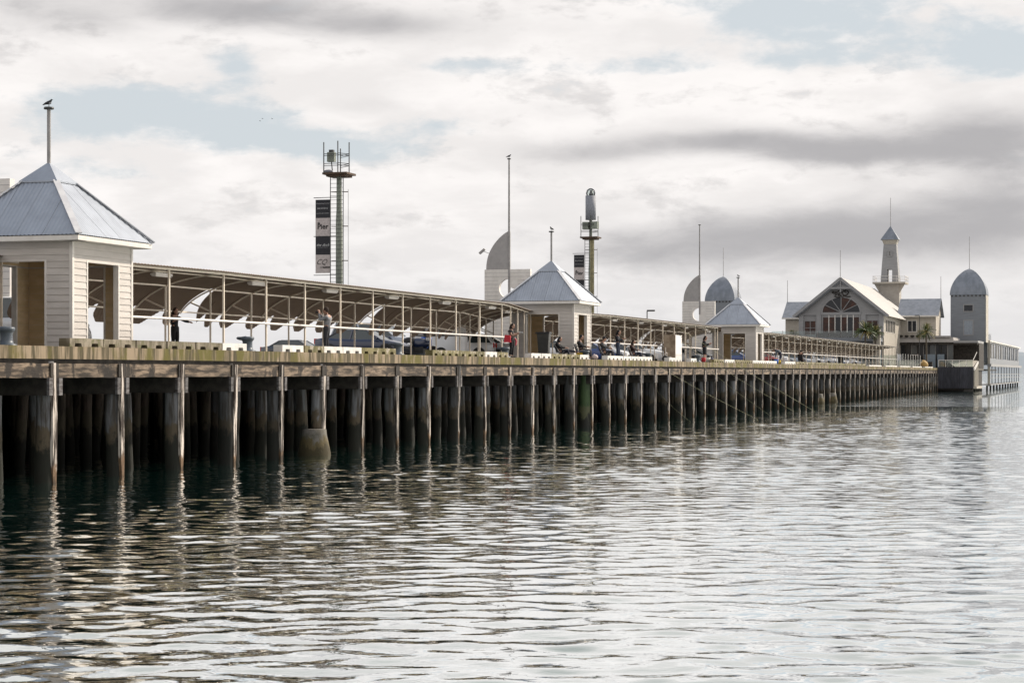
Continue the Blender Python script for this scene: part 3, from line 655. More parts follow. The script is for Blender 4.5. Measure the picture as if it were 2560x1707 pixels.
def light_tower(sc, label, kind):
    tw = thing('light_tower', label, 'light tower', sc, 17.1, DECK, 0, 'steel light towers'); ZP = 14.8 - DECK
    MB().tube([(0, 0, 0), (0, 0, 8.4), (0, 0, 9.0), (0, 0, ZP)], [.21, .20, .165, .155], 14).build('pole', m_grnpole, tw)
    for y in (.46, -.36):
        MB().bar((-.25, y, 3.6), (-.25, y, ZP), .04).build('ladder_rail', m_dpole, tw)
    for k in range(31):
        MB().bar((-.25, .46, 3.7 + k * .24 * 1.02), (-.25, -.36, 3.7 + k * .24 * 1.02), .022).build('rung', m_dpole, tw)
    for k in range(4):
        z = 3.9 + k * 2.05; MB().bar((-.25, -.30, z), (-.1, -.62, z), .05).bar((-.25, .4, z), (0, .1, z), .04).build('stand_off', m_rust, tw)
    MB().tube([(-.1, -.62, 3.8), (-.1, -.62, 10.2)], .012, 5).build('cable', m_dpole, tw)
    MB().box(-.75, .75, -.78, .78, ZP - .02, ZP + .10).box(-.6, .6, -.6, .6, ZP - .14, ZP - .02).build('platform', m_rust, tw)
    for (x, y, h) in ((-.7, .7, 1.8), (.7, .2, 1.55), (-.7, -.2, 1.85), (-.2, -.72, 1.8)): MB().bar((x, y, ZP + .1), (x, y, ZP + .1 + h), .05).build('guard_post', m_dpole, tw)
    b = MB()
    for z in (.62, 1.1, 1.2, .5):
        b.bar((-.7, .7, ZP + z), (-.7, -.2, ZP + z), .035).bar((-.7, -.2, ZP + z + .03), (-.2, -.72, ZP + z), .035).bar((.7, .2, ZP + z), (-.2, -.72, ZP + z), .03)
    b.build('guard_rail', m_dpole, tw)
    if kind == 1:
        MB().box(-.5, -.2, .12, .58, ZP + .75, ZP + 1.32).build('lamp_box', m_grnpole, tw); MB().box(-.45, -.2, .22, .48, ZP + 1.32, ZP + 1.47).build('box_lid', m_dpole, tw)
        MB().bar((-.3, .3, ZP + .1), (-.35, .35, ZP + .75), .05).build('bracket', m_dpole, tw)
        MB().ball((-.4, .55, ZP + .17), (.18, .32, .12)).build('bundle', simple('faded tarpaulin', (.22, .22, .25)), tw)
    else:
        MB().lathe([(0, 1.6), (.46, 1.6), (.46, 3.72), (0, 3.74)], 24, (0, 0, ZP)).build('lamp_housing', simple('grey lamp housing', (.26, .27, .30)), tw)
        MB().tube([(0, 0, ZP), (0, 0, ZP + 1.6)], .14, 10).build('mount', m_grnpole, tw)
        MB().lathe([(.38, 3.74), (.42, 3.95), (.34, 4.22), (.16, 4.36), (0, 4.39)], 20, (0, 0, ZP)).build('glass_dome', m_pglass, tw)
        MB().lathe([(0, 3.74), (.2, 3.75), (.19, 3.95), (.12, 4.0), (.13, 4.18), (0, 4.22)], 14, (0, -.05, ZP)).build('lamp', m_dpole, tw)
        MB().box(-.55, .0, .1, .62, ZP + .75, ZP + 1.4).build('cabinet', m_grnpole, tw); MB().box(-.5, .1, -.72, -.1, ZP + .8, ZP + 1.42).build('cabinet', m_grnpole, tw)
        for y in (-.28, -.12): MB().tube([(-.3, y, 0), (-.3, y, ZP)], .09, 8).build('conduit', mat('mossy conduit', (.32, .28, .15), (.18, .16, .09), 4), tw)
banner(110.7, 18.15, 13.35, 4, 'black and white hanging banner on the nearer light tower')
light_tower(110.7, 'green grey ladder tower with open guard frame, left of the two', 1)
banner(169.3, 18.15, 13.35, 2, 'black and white banner partly hidden by the middle pavilion roof')
light_tower(169.3, 'far ladder tower topped by a grey cylinder under a glass dome', 2)
def lamp_post(s, t, z, label, dirn=1):
    l = thing('lamp_post', label, 'lamp post', s, t, DECK, 0, None)
    MB().tube([(0, 0, 0), (0, 0, z - DECK)], [.07, .05], 8).build('pole', m_dpole, l)
    MB().box(-.12, .12, *sorted((0, -dirn * .75)), z - DECK - .03, z - DECK + .12).build('lamp_head', m_dpole, l)
lamp_post(SY(190, 15.8), 15.8, 8.85, 'black lamp post showing above the second canopy', 1)
lamp_post(SY(316, 3.4), 3.4, 12.0, 'tall black lamp post in front of the restaurant roof', -1)

# ------------------------------------------------------------------ buildings at the pier head
def flag(par, loc, h, r=.05):
    MB().tube([loc, (loc[0], loc[1], loc[2] + h)], [r, r * .7], 8).build('flagpole', m_pole, par)
def wallboards(name, par, x, y0, y1, z0, z1, m, step=.3):
    b = MB(); z = z0
    while z < z1 - .02: b.prism([(x, z), (x - .03, z), (x - .008, min(z + step, z1)), (x, min(z + step, z1))], 'y', y0, y1) if False else b.box(x - .02, x, y0, y1, z + .012, min(z + step, z1)); z += step
    b.build(name, m, par)
def window(par, x, y0, y1, z0, z1, nx, glass, fr=m_trim, bar=.10, nz=1, d=.06):
    f = MB(); f.box(x - d, x, y0 - bar, y0, z0 - bar, z1 + bar).box(x - d, x, y1, y1 + bar, z0 - bar, z1 + bar).box(x - d, x, y0, y1, z1, z1 + bar).box(x - d - .03, x, y0 - .02, y1 + .02, z0 - bar, z0)
    for k in range(1, nx):
        y = y0 + (y1 - y0) * k / nx; f.box(x - d * .9, x, y - bar * .4, y + bar * .4, z0, z1)
    for k in range(1, nz):
        z = z0 + (z1 - z0) * k / nz; f.box(x - d * .8, x, y0, y1, z - bar * .3, z + bar * .3)
    w = f.build('window', fr, par)
    p = MB().box(x - .02, x - .005, y0, y1, z0, z1).build('pane', glass, w); return w

# gabled restaurant hall; local x = along the pier (front face at x=0), y inland from its centre, z above deck
GS, GT = 301.3, 13.1
hall = thing('gabled_hall', 'grey gabled restaurant hall with a fan window and script letters over it', 'building', GS, GT, DECK)
GW = 6.35; GB = 4.45; GE = 8.25; GA = 13.7; GL = 42
fanc = (0, 8.35); fr_ = 2.95
gab = [(-GW, GB), (GW, GB), (GW, GE), (0, GE + GW * .80), (-GW, GE)]
def fanpts(r, n=20, fx=1.0, fz=.80): return [(fanc[0] + r * fx * cos(i * pi / n), fanc[1] + r * fz * sin(i * pi / n)) for i in range(n + 1)]
door_hole = [(-2.75, GB + .02), (2.75, GB + .02), (2.75, 7.95), (-2.75, 7.95)]
# front wall with the fan opening
MB().prism(gab, 'x', 0, .25, 0, [list(reversed(fanpts(2.85)))]).build('front_wall', m_gwall, hall)
b = MB(); z = GB
while z < GE + 4.9:
    hw = GW if z + .3 < GE else max(0, GW - (z + .3 - GE) / .80)
    if z + .28 < 7.85: segs = [(-hw, -3.0), (3.0, hw)]
    elif z < 8.35 + 2.35: 
        q = max(0, 1 - ((z - 8.35) / 2.4) ** 2) if z > 8.35 else 1; e = 3.0 * sqrt(q) + .12; segs = [(-hw, -e), (e, hw)] if hw > e else []
    else: segs = [(-hw, hw)]
    for a_, c_ in segs:
        if c_ - a_ > .2: b.box(-.025, 0, a_, c_, z + .015, z + .28)
    z += .3
tag(b.build('weatherboards', m_gwall, hall), kind='stuff')
MB().box(.2, GL, -GW, -GW + .25, 0, GE).build('side_wall', m_crwall, hall); MB().box(.2, GL, GW - .25, GW, 0, GE).build('side_wall', m_crwall, hall)
MB().prism([(-GW + .1, GB), (GW - .1, GB), (GW - .1, GE), (0, GE + (GW - .1) * .80), (-GW + .1, GE)], 'x', GL - .2, GL).build('rear_wall', m_crwall, hall)
rw = GW + .75
for sg, m_ in ((-1, m_roofw), (1, m_slate)):  # water side slope pale as if sunlit, inland slope coloured darker
    zr = GE + GW * .80 + .25
    MB().add([(-.9, 0, zr), (GL, 0, zr), (GL, sg * rw, zr - rw * .80), (-.9, sg * rw, zr - rw * .80), (-.9, 0, zr - .12), (GL, 0, zr - .12), (GL, sg * rw, zr - rw * .80 - .12), (-.9, sg * rw, zr - rw * .80 - .12)],
             [(0, 1, 2, 3), (4, 7, 6, 5), (0, 3, 7, 4), (3, 2, 6, 7), (1, 5, 6, 2)]).build('roof', m_roofw if sg < 0 else m_slate, hall)
    MB().bar((-.95, 0, zr - .18), (-.95, sg * rw, zr - rw * .80 - .18), .1, .42).build('bargeboard', m_gwall, hall)
    MB().bar((-.7, 0, zr - .62), (-.7, sg * (rw - .4), zr - .2 - rw * .80), .3, .12).build('barge_shadow_board', m_gdark, hall)
    MB().box(-.8, GL, *sorted((sg * rw, sg * (rw + .15))), zr - rw * .80 - .2, zr - rw * .80 - .02).build('gutter', m_trim, hall)
zr = GE + GW * .80
MB().box(-.95, -.75, -1.9, 1.9, zr - 1.5, zr - 1.22).build('collar_tie', m_gwall, hall); MB().box(-.9, -.72, -.08, .08, zr - 2.0, zr).build('king_post', m_gwall, hall)
MB().prism([(-1.4, zr - 1.22), (1.4, zr - 1.22), (0, zr - .15)], 'x', -.6, -.55).build('gable_panel', m_gwall, hall)
flag(hall, (-.9, 0, zr), 4.3)
# fan window
fanw = MB().prism(fanpts(2.98), 'x', -.07, -.02, 0, [list(reversed(fanpts(2.78)))]).build('window', m_gwall, hall); fanw['label'] = 'half round fan window'
cols = [m_glassr, m_glassr, m_glass, m_glassr, m_glass, m_glass, m_glassr]
for i in range(6):
    a0, a1 = pi * i / 6, pi * (i + 1) / 6
    MB().prism([(0, 8.35)] + [(2.78 * cos(a0 + (a1 - a0) * j / 4), 8.35 + 2.78 * .80 * sin(a0 + (a1 - a0) * j / 4)) for j in range(5)], 'x', .06, .08).build('pane', [m_glassr, m_glass, m_glass, m_glassr, m_glassr, m_glass][i], fanw)
for i in range(1, 6):
    a = pi * i / 6; MB().bar((-.02, 0, 8.35), (-.02, 2.8 * cos(a), 8.35 + 2.8 * .80 * sin(a)), .09).build('glazing_bar', m_gwall, fanw)
MB().box(-.14, .02, -3.0, 3.0, 7.95, 8.35).build('transom', m_gwall, hall)
fd = MB().box(-.10, .0, -2.95, -2.75, GB, 7.95).box(-.10, 0, 2.75, 2.95, GB, 7.95).build('door_frame', m_gwall, hall)
for k in range(6):
    y0 = -2.75 + k * 5.5 / 6; p_ = MB().box(-.05, -.02, y0 + .06, y0 + 5.5 / 6 - .06, GB + .05, 7.6).build('glass_door', [m_glassr, m_glass, m_glassr, m_glass, m_glassr, m_glassr][k], hall)
    MB().box(-.09, 0, y0 - .06, y0 + .06, GB, 7.95).build('mullion', m_trim if k else m_gwall, hall)
for sg in (-1, 1):
    for y in (3.35, 6.0): MB().box(-.28, .0, sg * y - .35, sg * y + .35, GB, GE - .1).build('pilaster', m_gwall, hall)
    window(hall, -.035, *sorted((sg * 3.85, sg * 5.45)), GB + .55, GB + 2.6, 2, m_glassr, m_gwall, nz=2)
MB().box(-.32, -.02, -GW - .3, -3.05, GE - .28, GE - .12).box(-.32, -.02, 3.05, GW + .3, GE - .28, GE - .12).build('cornice', m_gwall, hall)
# side windows on the water side
for k in range(6):
    f = MB().box(2.5 + k * 2.2, 3.9 + k * 2.2, -GW - .05, -GW, GB + .9, GB + 2.9).build('window', m_trim, hall); MB().box(2.65 + k * 2.2, 3.75 + k * 2.2, -GW - .07, -GW - .05, GB + 1.0, GB + 2.8).build('pane', m_glass, f)
# the entwined script letters as bent tube
def curve3(pts, n=8):
    out = []
    for i in range(len(pts) - 1):
        p0 = pts[max(i - 1, 0)]; p1 = pts[i]; p2 = pts[i + 1]; p3 = pts[min(i + 2, len(pts) - 1)]
        for k in range(n):
            u = k / n; out.append(tuple(.5 * ((2 * b) + (-a + c) * u + (2 * a - 5 * b + 4 * c - d) * u * u + (-a + 3 * b - 3 * c + d) * u ** 3) for a, b, c, d in zip(p0, p1, p2, p3)))
    return out + [pts[-1]]
lt = MB()
cpt = [(-.55, .25), (-1.0, .55), (-1.25, .3), (-.9, .05), (-.5, .45), (-.2, .75), (-.05, .35), (-.35, -.05), (-.75, -.3), (-.85, -.75), (-.4, -.95), (.0, -.6), (-.2, -.3), (-.45, -.6)]
qpt = [(.55, .8), (.2, .4), (.25, -.2), (.65, -.45), (1.0, 0), (1.0, .55), (.6, .8), (.55, .45), (.8, .2)]
qtl = [(.1, -.85), (.5, -.65), (.9, -.85), (1.35, -.7)]
for pts in (cpt, qpt, qtl): lt.tube([(-.16, -y * 1.05, 11.17 + z * .60) for y, z in curve3(pts)], .085, 6)
lt.build('sign_letters', m_dark, hall)
# lower storey and terrace in front of the hall
MB().box(-7.0, 0.0, -6.2, 9.5, 3.9, GB - .02).build('terrace_slab', m_gdark, hall)
MB().box(-2.0, 20, -6.0, 9.0, 0, 3.88).build('lower_wall', m_gdark, hall)
for k in range(6): MB().box(-2.06, -2.0, -5.6 + k * 2.4, -3.7 + k * 2.4, .3, 3.2).build('lower_window', m_glass, hall)
for k in range(9):
    MB().box(-6.95, -6.9, -6.0 + k * 1.72, -4.4 + k * 1.72, GB, GB + .95).build('balustrade_panel', m_pglass, hall)
    MB().box(-6.98, -6.88, -6.1 + k * 1.72, -6.04 + k * 1.72, GB, GB + 1.05).build('balustrade_post', m_pole, hall)
MB().box(-1.2, -.9, -1.8, 3.6, GB, GB + .8).build('planter', m_dark, hall)
MB().box(-7, -6.2, -6.6, -5.6, 0, GB + 1.2).build('pillar', m_crwall, hall)

def wing(label, t_a, t_b, s_f, depth, ze, zr_, zb, glassx):
    w = thing('hall_wing', label, 'building wing', s_f, (t_a + t_b) / 2, DECK, 0); h = (t_b - t_a) / 2; ze -= DECK; zr_ -= DECK; zb -= DECK
    MB().box(0, depth, -h, h, zb, ze).build('wall', m_crwall, w)
    MB().add([(-.6, -h - .5, ze - .1), (-.6, h + .5, ze - .1), (depth / 2, h + .5, zr_), (depth / 2, -h - .5, zr_), (depth + .6, h + .5, ze - .1), (depth + .6, -h - .5, ze - .1)], [(0, 1, 2, 3), (3, 2, 4, 5)]).add(
        [(-.6, -h - .5, ze - .2), (-.6, h + .5, ze - .2), (depth / 2, h + .5, zr_ - .12), (depth / 2, -h - .5, zr_ - .12), (depth + .6, h + .5, ze - .2), (depth + .6, -h - .5, ze - .2)], [(3, 2, 1, 0), (5, 4, 2, 3)]).build('roof', m_slate, w)
    for sg in (-1, 1): MB().prism([(0, ze), (depth, ze), (depth / 2, zr_ - .2)], 'y', sg * h - .05, sg * h + .05).build('gable_end', m_crwall, w)
    MB().box(-.72, -.6, -h - .5, h + .5, ze - .28, ze - .06).build('gutter', m_trim, w)
    for (y0, y1) in glassx: window(w, -.02, y0, y1, zb + 1.6, zb + 3.3, 2, m_glass, m_trim)
    flag(w, (depth / 2, (-h - .4) if t_a < 5 else h + .4, zr_ - .1), 3.7); return w
wing('right grey roofed wing beside the gabled hall', 1.2, 6.8, 325, 9, 12.2, 15.0, 8.0, [(.3, 1.6)])
wing('left grey roofed wing behind the gabled hall', 19.4, 25.4, 325, 9, 12.0, 14.7, 3.8, [(-1.6, -.6), (.4, 1.4)])

# clock tower
CT = thing('clock_tower', 'tapering clock tower with balcony and pointed dark roof', 'tower', 345, 10.6, DECK)
def frus(b, x0, h0, z0, h1, z1):
    return b.add([(-h0, -h0, z0), (h0, -h0, z0), (h0, h0, z0), (-h0, h0, z0), (-h1, -h1, z1), (h1, -h1, z1), (h1, h1, z1), (-h1, h1, z1)], [(3, 2, 1, 0), (4, 5, 6, 7), (0, 1, 5, 4), (1, 2, 6, 5), (2, 3, 7, 6), (3, 0, 4, 7)])
zz_ = lambda z: z - DECK
frus(MB(), 0, 1.75, zz_(8), 1.62, zz_(18.1)).build('lower_shaft', mat('warm grey render', (.40, .37, .33), (.35, .32, .28), 2), CT)
frus(MB(), 0, 1.38, zz_(20.6), 1.06, zz_(24.9)).build('upper_shaft', m_gwall, CT)
for sg in (-1, 1):
    b = MB(); y0, y1 = sorted((sg * .42, sg * 1.50)); b.add([(-1.5, y0, zz_(18.4)), (1.5, y0, zz_(18.4)), (1.5, y1, zz_(18.4)), (-1.5, y1, zz_(18.4)), (-1.38, sorted((sg * .42, sg * 1.38))[0], zz_(20.6)), (1.38, sorted((sg * .42, sg * 1.38))[0], zz_(20.6)), (1.38, sorted((sg * .42, sg * 1.38))[1], zz_(20.6)), (-1.38, sorted((sg * .42, sg * 1.38))[1], zz_(20.6))],
        [(3, 2, 1, 0), (4, 5, 6, 7), (0, 1, 5, 4), (1, 2, 6, 5), (2, 3, 7, 6), (3, 0, 4, 7)]); b.build('shaft_pier', m_gwall, CT)
frus(MB(), 0, 1.06, zz_(24.9), 1.35, zz_(25.7)).build('flared_collar', m_crwall, CT)
MB().add([(-1.55, -1.55, zz_(25.65)), (1.55, -1.55, zz_(25.65)), (1.55, 1.55, zz_(25.65)), (-1.55, 1.55, zz_(25.65)), (0, 0, zz_(28.1))], [(3, 2, 1, 0), (0, 1, 4), (1, 2, 4), (2, 3, 4), (3, 0, 4)]).build('pointed_roof', m_slate, CT)
MB().box(-2.75, 2.75, -2.75, 2.75, zz_(18.1), zz_(18.4)).build('balcony', m_crwall, CT)
for sg in (-1, 1):
    MB().prism([(sg * 1.6, zz_(16.4)), (sg * 2.6, zz_(18.1)), (sg * 1.6, zz_(18.1))], 'x', -1.5, -1.3).build('bracket', m_crwall, CT)
for (a_, b_) in (((-1, -1), (1, -1)), ((1, -1), (1, 1)), ((1, 1), (-1, 1)), ((-1, 1), (-1, -1))):
    r = MB()
    for z in (1.0, .5): r.bar((a_[0] * 2.7, a_[1] * 2.7, zz_(18.4) + z), (b_[0] * 2.7, b_[1] * 2.7, zz_(18.4) + z), .05)
    for k in range(4): q = k / 4; x = a_[0] + (b_[0] - a_[0]) * q; y = a_[1] + (b_[1] - a_[1]) * q; r.bar((x * 2.7, y * 2.7, zz_(18.4)), (x * 2.7, y * 2.7, zz_(19.45)), .05)
    r.build('railing', m_trim, CT)
ck = MB().tube([(-1.30, 0, zz_(23.2)), (-1.22, 0, zz_(23.2))], .52, 20).build('clock_face', m_gwall, CT)
MB().tube([(-1.33, 0, zz_(23.2)), (-1.29, 0, zz_(23.2))], .56, 20, False).build('clock_rim', m_dark, ck)
MB().bar((-1.34, 0, zz_(23.15)), (-1.34, 0, zz_(23.62)), .06).build('hand', m_dark, ck); MB().bar((-1.34, 0, zz_(23.2)), (-1.34, -.05, zz_(22.95)), .07).build('hand', m_dark, ck)
flag(CT, (0, 0, zz_(28.0)), 4.9)

# domed towers
def domed(label, s, t, w, d, zb, zd, zt, wins):
    o = thing('domed_tower', label, 'tower', s + d / 2, t + w / 2, DECK, 0, 'grey domed towers'); hw, hd = w / 2, d / 2; z0, z1, z2 = zb - DECK, zd - DECK, zt - DECK
    MB().box(-hd, hd, -hw, hw, z0, z1).build('wall', m_gdark, o)
    b = MB(); z = z0
    while z < z1 - .1: b.box(-hd - .02, -hd, -hw, hw, z + .015, min(z + .35, z1)).box(-hd, hd, -hw - .02, -hw, z + .015, min(z + .35, z1)); z += .36
    tag(b.build('weatherboards', m_gdark, o), kind='stuff')
    n = 14; b = MB(); vs = []
    for i in range(n + 1):
        q = i / n; k = (1 - q ** 1.9) ** .72 if q < 1 else 0
        vs += [(-(hd + .12) * k, -(hw + .12) * k, z1 + (z2 - z1) * q), ((hd + .12) * k, -(hw + .12) * k, z1 + (z2 - z1) * q), ((hd + .12) * k, (hw + .12) * k, z1 + (z2 - z1) * q), (-(hd + .12) * k, (hw + .12) * k, z1 + (z2 - z1) * q)]
    fs = [(i * 4 + j, i * 4 + (j + 1) % 4, i * 4 + 4 + (j + 1) % 4, i * 4 + 4 + j) for i in range(n) for j in range(4)]
    b.add(vs, fs).build('arched_roof', m_slate, o)
    for y in range(9): MB().box(-hd - .16, -hd, -hw + .25 + y * (w - .5) / 8 - .1, -hw + .25 + y * (w - .5) / 8 + .1, z1 - .26, z1 - .03).build('eave_dentil', m_dark, o)
    MB().box(-hd - .05, -hd, -hw, -hw + .14, z0, z1).box(-hd - .05, -hd, hw - .14, hw, z0, z1).build('corner_trim', m_gdark, o)
    MB().box(-hd, hd, -hw - .06, -hw - .02, z0, z1).build('sunlit_side_sheet', m_crwall, o) if wins else None  # cream sheet over the water side, sunlight put into its colour
    for (y0, y1, za, zb_, gm) in wins: window(o, -hd - .02, y0, y1, za - DECK, zb_ - DECK, 1, gm, m_gwall, .14)
    flag(o, (0, 0, z2 - .05), 5.4); return o
domed('grey domed corner tower at the water on the right', 338.5, -5.7, 5.7, 6.0, 8.0, 15.9, 20.4, [(-.75, .65, 13.2, 14.2, m_glass), (-.75, .65, 9.3, 11.6, simple('pale blind', (.28, .31, .35)))])
domed('domed tower peeking behind the third pavilion', 365, 41.5, 5.4, 6.8, 3.8, 16.3, 21.0, [])

# single storey restaurant with glass front
RS = thing('glass_fronted_restaurant', 'low restaurant with a white roof edge and dark glass front', 'building', 325, 0, DECK)
MB().box(-1.6, 12, -1.7, 7.9, 4.10, 4.62).box(-.9, 12, -1.6, 7.8, 4.62, 4.9).build('roof_edge', m_roofw, RS)
MB().box(-1.55, 12, -5.5, -1.71, 4.0, 4.35).build('entry_roof', m_gwall, RS)
MB().box(-1.4, 12, -5.4, 7.9, 3.7, 4.09).build('soffit', m_dark, RS)  # dark colour stands in for shade under the overhang
rnn = random.Random(4)
for k in range(10):
    y0 = -1.6 + k * .95; MB().box(0, .05, y0 + .05, y0 + .9, .2, 3.7).build('glass_panel', m_glass if k % 3 else simple('tinted panel', (.10, .11, .115), .1), RS); MB().box(-.05, .02, y0 - .05, y0 + .05, 0, 3.7).build('mullion', m_pole if k % 2 else m_dark, RS)
MB().box(0.2, 12, -1.5, 7.8, 0, 3.7).build('inner_wall', m_dark, RS)  # dark block behind the glass, painted as the unlit interior
MB().box(1.0, 12, -5.5, -1.6, 0, 4.0).build('entry_wall', m_dark, RS)
MB().box(-.8, -.7, 1.2, 2.9, .0, 2.2).box(-.8, -.7, -.2, .9, 0, 2.2).build('door_leaf', simple('pale blue door glass', (.22, .27, .32), .15), RS)
for k in range(5): MB().ball((-1.2, 3 + k * .9, 5.1), (.4, .35, .2)).build('potted_shrub', m_dark, RS)
MB().box(-1.3, -.9, -1.2, 3.0, 4.9, 5.15).build('roof_equipment', m_pole, RS)
# side building along the water
LB = thing('waterside_building', 'long low waterside building on posts with a band of windows', 'building', 344.5, -5.7, DECK)
L = 102
MB().box(0, L, .0, 46, 4.25, 4.85).build('roof', m_gwall, LB)
MB().box(-.2, L + .4, -.35, 0, 4.5, 4.72).build('gutter', m_trim, LB)
MB().box(0, L, .12, 46, .9, 4.24).build('wall', m_gdark, LB)
MB().box(0, L, -.02, .12, .75, 1.75).build('spandrel', m_gdark, LB)
MB().box(-.5, L + 1, -.55, .1, .3, .74).build('ledge', m_gwall, LB)
for k in range(14):
    y = 1.5 + k * 7.2; lit = k < 6
    wn = MB().box(y - .9, y - .7, -.06, .11, 1.76, 4.2).build('window', m_crwall if lit else m_gdark, LB)
    MB().box(y - .65, y + 6.2, .04, .08, 1.8, 4.2).build('pane', simple('blind', (.16, .16, .16), .3) if k % 2 else m_glass, wn)
for k in range(12):
    MB().box(k * 9.0 + .3, k * 9.0 + .55, -.14, .0, -2.9, .3).build('post', m_gdark if k else m_crwall, LB)
    if k % 1 == 0: MB().tube([(k * 9.0 + .45, .2, -5.2), (k * 9.0 + .45, .2, -2.9)], .16, 8).build('pile', m_pile, LB)
MB().box(-.6, L + 1, -.45, 1.5, -2.85, -2.7).build('lower_deck', m_gwall, LB)
for z in (-1.0, -1.6): MB().bar((-.5, -.5, z), (L, -.5, z), .07).build('lower_rail', m_pole, LB)
MB().box(0, 45, 4, 46, -5, .8).build('shade_backing', m_dark, LB)  # dark block added as painted shade behind the posts
MB().box(-.35, .05, -.35, .05, -3.0, 4.6).build('corner_post', m_crwall, LB)
for k in range(5): MB().box(2 + k * 3.5, 2.06 + k * 3.5, .5, .56, 4.85, 6.1).build('roof_post', m_trim, LB)
MB().box(2, 16, .5, .54, 4.9, 5.9).build('roof_glass', m_pglass, LB); MB().lathe([(0, 0), (.5, 0), (.55, 2.0), (.2, 2.3), (0, 2.3)], 12, (8, 2, 4.85)).build('roof_vent', m_pole, LB)
# dark timber wall under the landing
m_plk = mat('dark blue grey plank', (.055, .055, .068), (.03, .029, .035), 2, (1, 4, .4), .9, rand=.2)
TW = thing('timber_landing', 'landing on dark vertical timber planks with a glass balustrade', 'landing', 315, 0, DECK)
for k in range(27):
    y1 = -.0 - k * .2; MB().box(-.06 - .012 * (k % 3), .0, y1 - .19, y1, -3.2 + .07 * (k % 2), .15).build('plank', m_plk, TW)
MB().box(0.0, 23, -5.4, .0, -.35, .16).build('landing_slab', m_conc, TW)
MB().box(.3, 22, -5.2, .3, -3.4, -.4).build('core', m_dark, TW)
for k in range(5):
    MB().box(.1, .14, -.1 - k * 1.05 - .98, -.1 - k * 1.05, .2, 1.15).build('glass_panel', m_pglass, TW); MB().box(.08, .16, -.1 - k * 1.05 - .04, -.1 - k * 1.05 + .02, .16, 1.22).build('rail_post', m_rail, TW)
MB().bar((.12, -.1, 1.22), (.12, -5.35, 1.22), .06).bar((.12, -5.35, 1.22), (8, -5.35, 2.5), .06).build('top_rail', m_rail, TW)
MB().prism([(0, -.05), (8.5, 1.1), (8.5, .75), (0, -.4)], 'y', -5.6, -5.42).build('ramp_stringer', m_trim, TW)
MB().add([(0, -5.4, .18), (9, -5.4, 1.2), (9, -.5, 1.2), (0, -2.6, .18)], [(0, 1, 2, 3)]).build('ramp', m_crwall, TW)
for k in range(9): MB().box(.2 + k * .95, .45 + k * .95, -5.6, -5.45, -2.9, .0 + k * .12).build('slat', m_crwall, TW)
MB().box(0, 12, -5.9, -5.3, -3.2, -2.85).build('lower_ledge', m_crwall, TW)
for k in range(5): MB().tube([(1 + k * 2.2, -5.5, -5), (1 + k * 2.2, -5.5, -3)], .16, 8).build('stump', m_pile, TW)

# glass wind fences on the pier end
gf = thing('glass_fence', 'clear glass wind fence panels along the pier end', 'glass fence', SX(2243, .7), .7, DECK)
for k in range(10):
    MB().box(k * 3.4 + .08, k * 3.4 + 3.32, -.01, .01, .1, 1.7).build('glass_panel', m_pglass, gf); MB().box(k * 3.4 - .04, k * 3.4 + .04, -.04, .04, 0, 1.78).build('fence_post', m_trim, gf)
gf2 = thing('glass_fence', 'clear glass fence standing across the pier before the dining terrace', 'glass fence', 286, 1.0, DECK)
for k in range(6):
    MB().box(-.01, .01, k * 1.6 + .05, k * 1.6 + 1.55, .1, 1.75).build('glass_panel', m_pglass, gf2); MB().box(-.04, .04, k * 1.6 - .03, k * 1.6 + .03, 0, 1.8).build('fence_post', m_trim, gf2)
solo('sign_board', MB().box(-.05, .05, -.45, .45, .1, 1.9).box(-.05, .05, -.55, -.45, 0, 2.0), [simple('beige board', (.42, .36, .31))], 'plain beige upright board before the dining terrace', 'board', 297, 1.8)
# market umbrellas folded over the terrace
um = thing('patio_umbrella', 'ochre covered heap of terrace furniture by the dining windows', 'umbrella', 300, .9, DECK)
MB().lathe([(0, 1.15), (.35, 1.1), (.75, .75), (.85, .45), (.8, .2)], 14).build('cover', simple('ochre canvas', (.36, .22, .06)), um); MB().tube([(0, 0, 0), (0, 0, 1.1)], .05, 8).build('stand', m_dark, um)
for (t_, s_, lb) in ((1.2, 292, 'left'), (.9, 310, 'right')):
    solo('planter_box', MB().box(-.4, .4, -.5, .5, 0, .9).box(-.45, .45, -.55, .55, .82, .92), m_dark, f'dark square planter box on the {lb} of the ochre cover', 'planter', s_, t_)
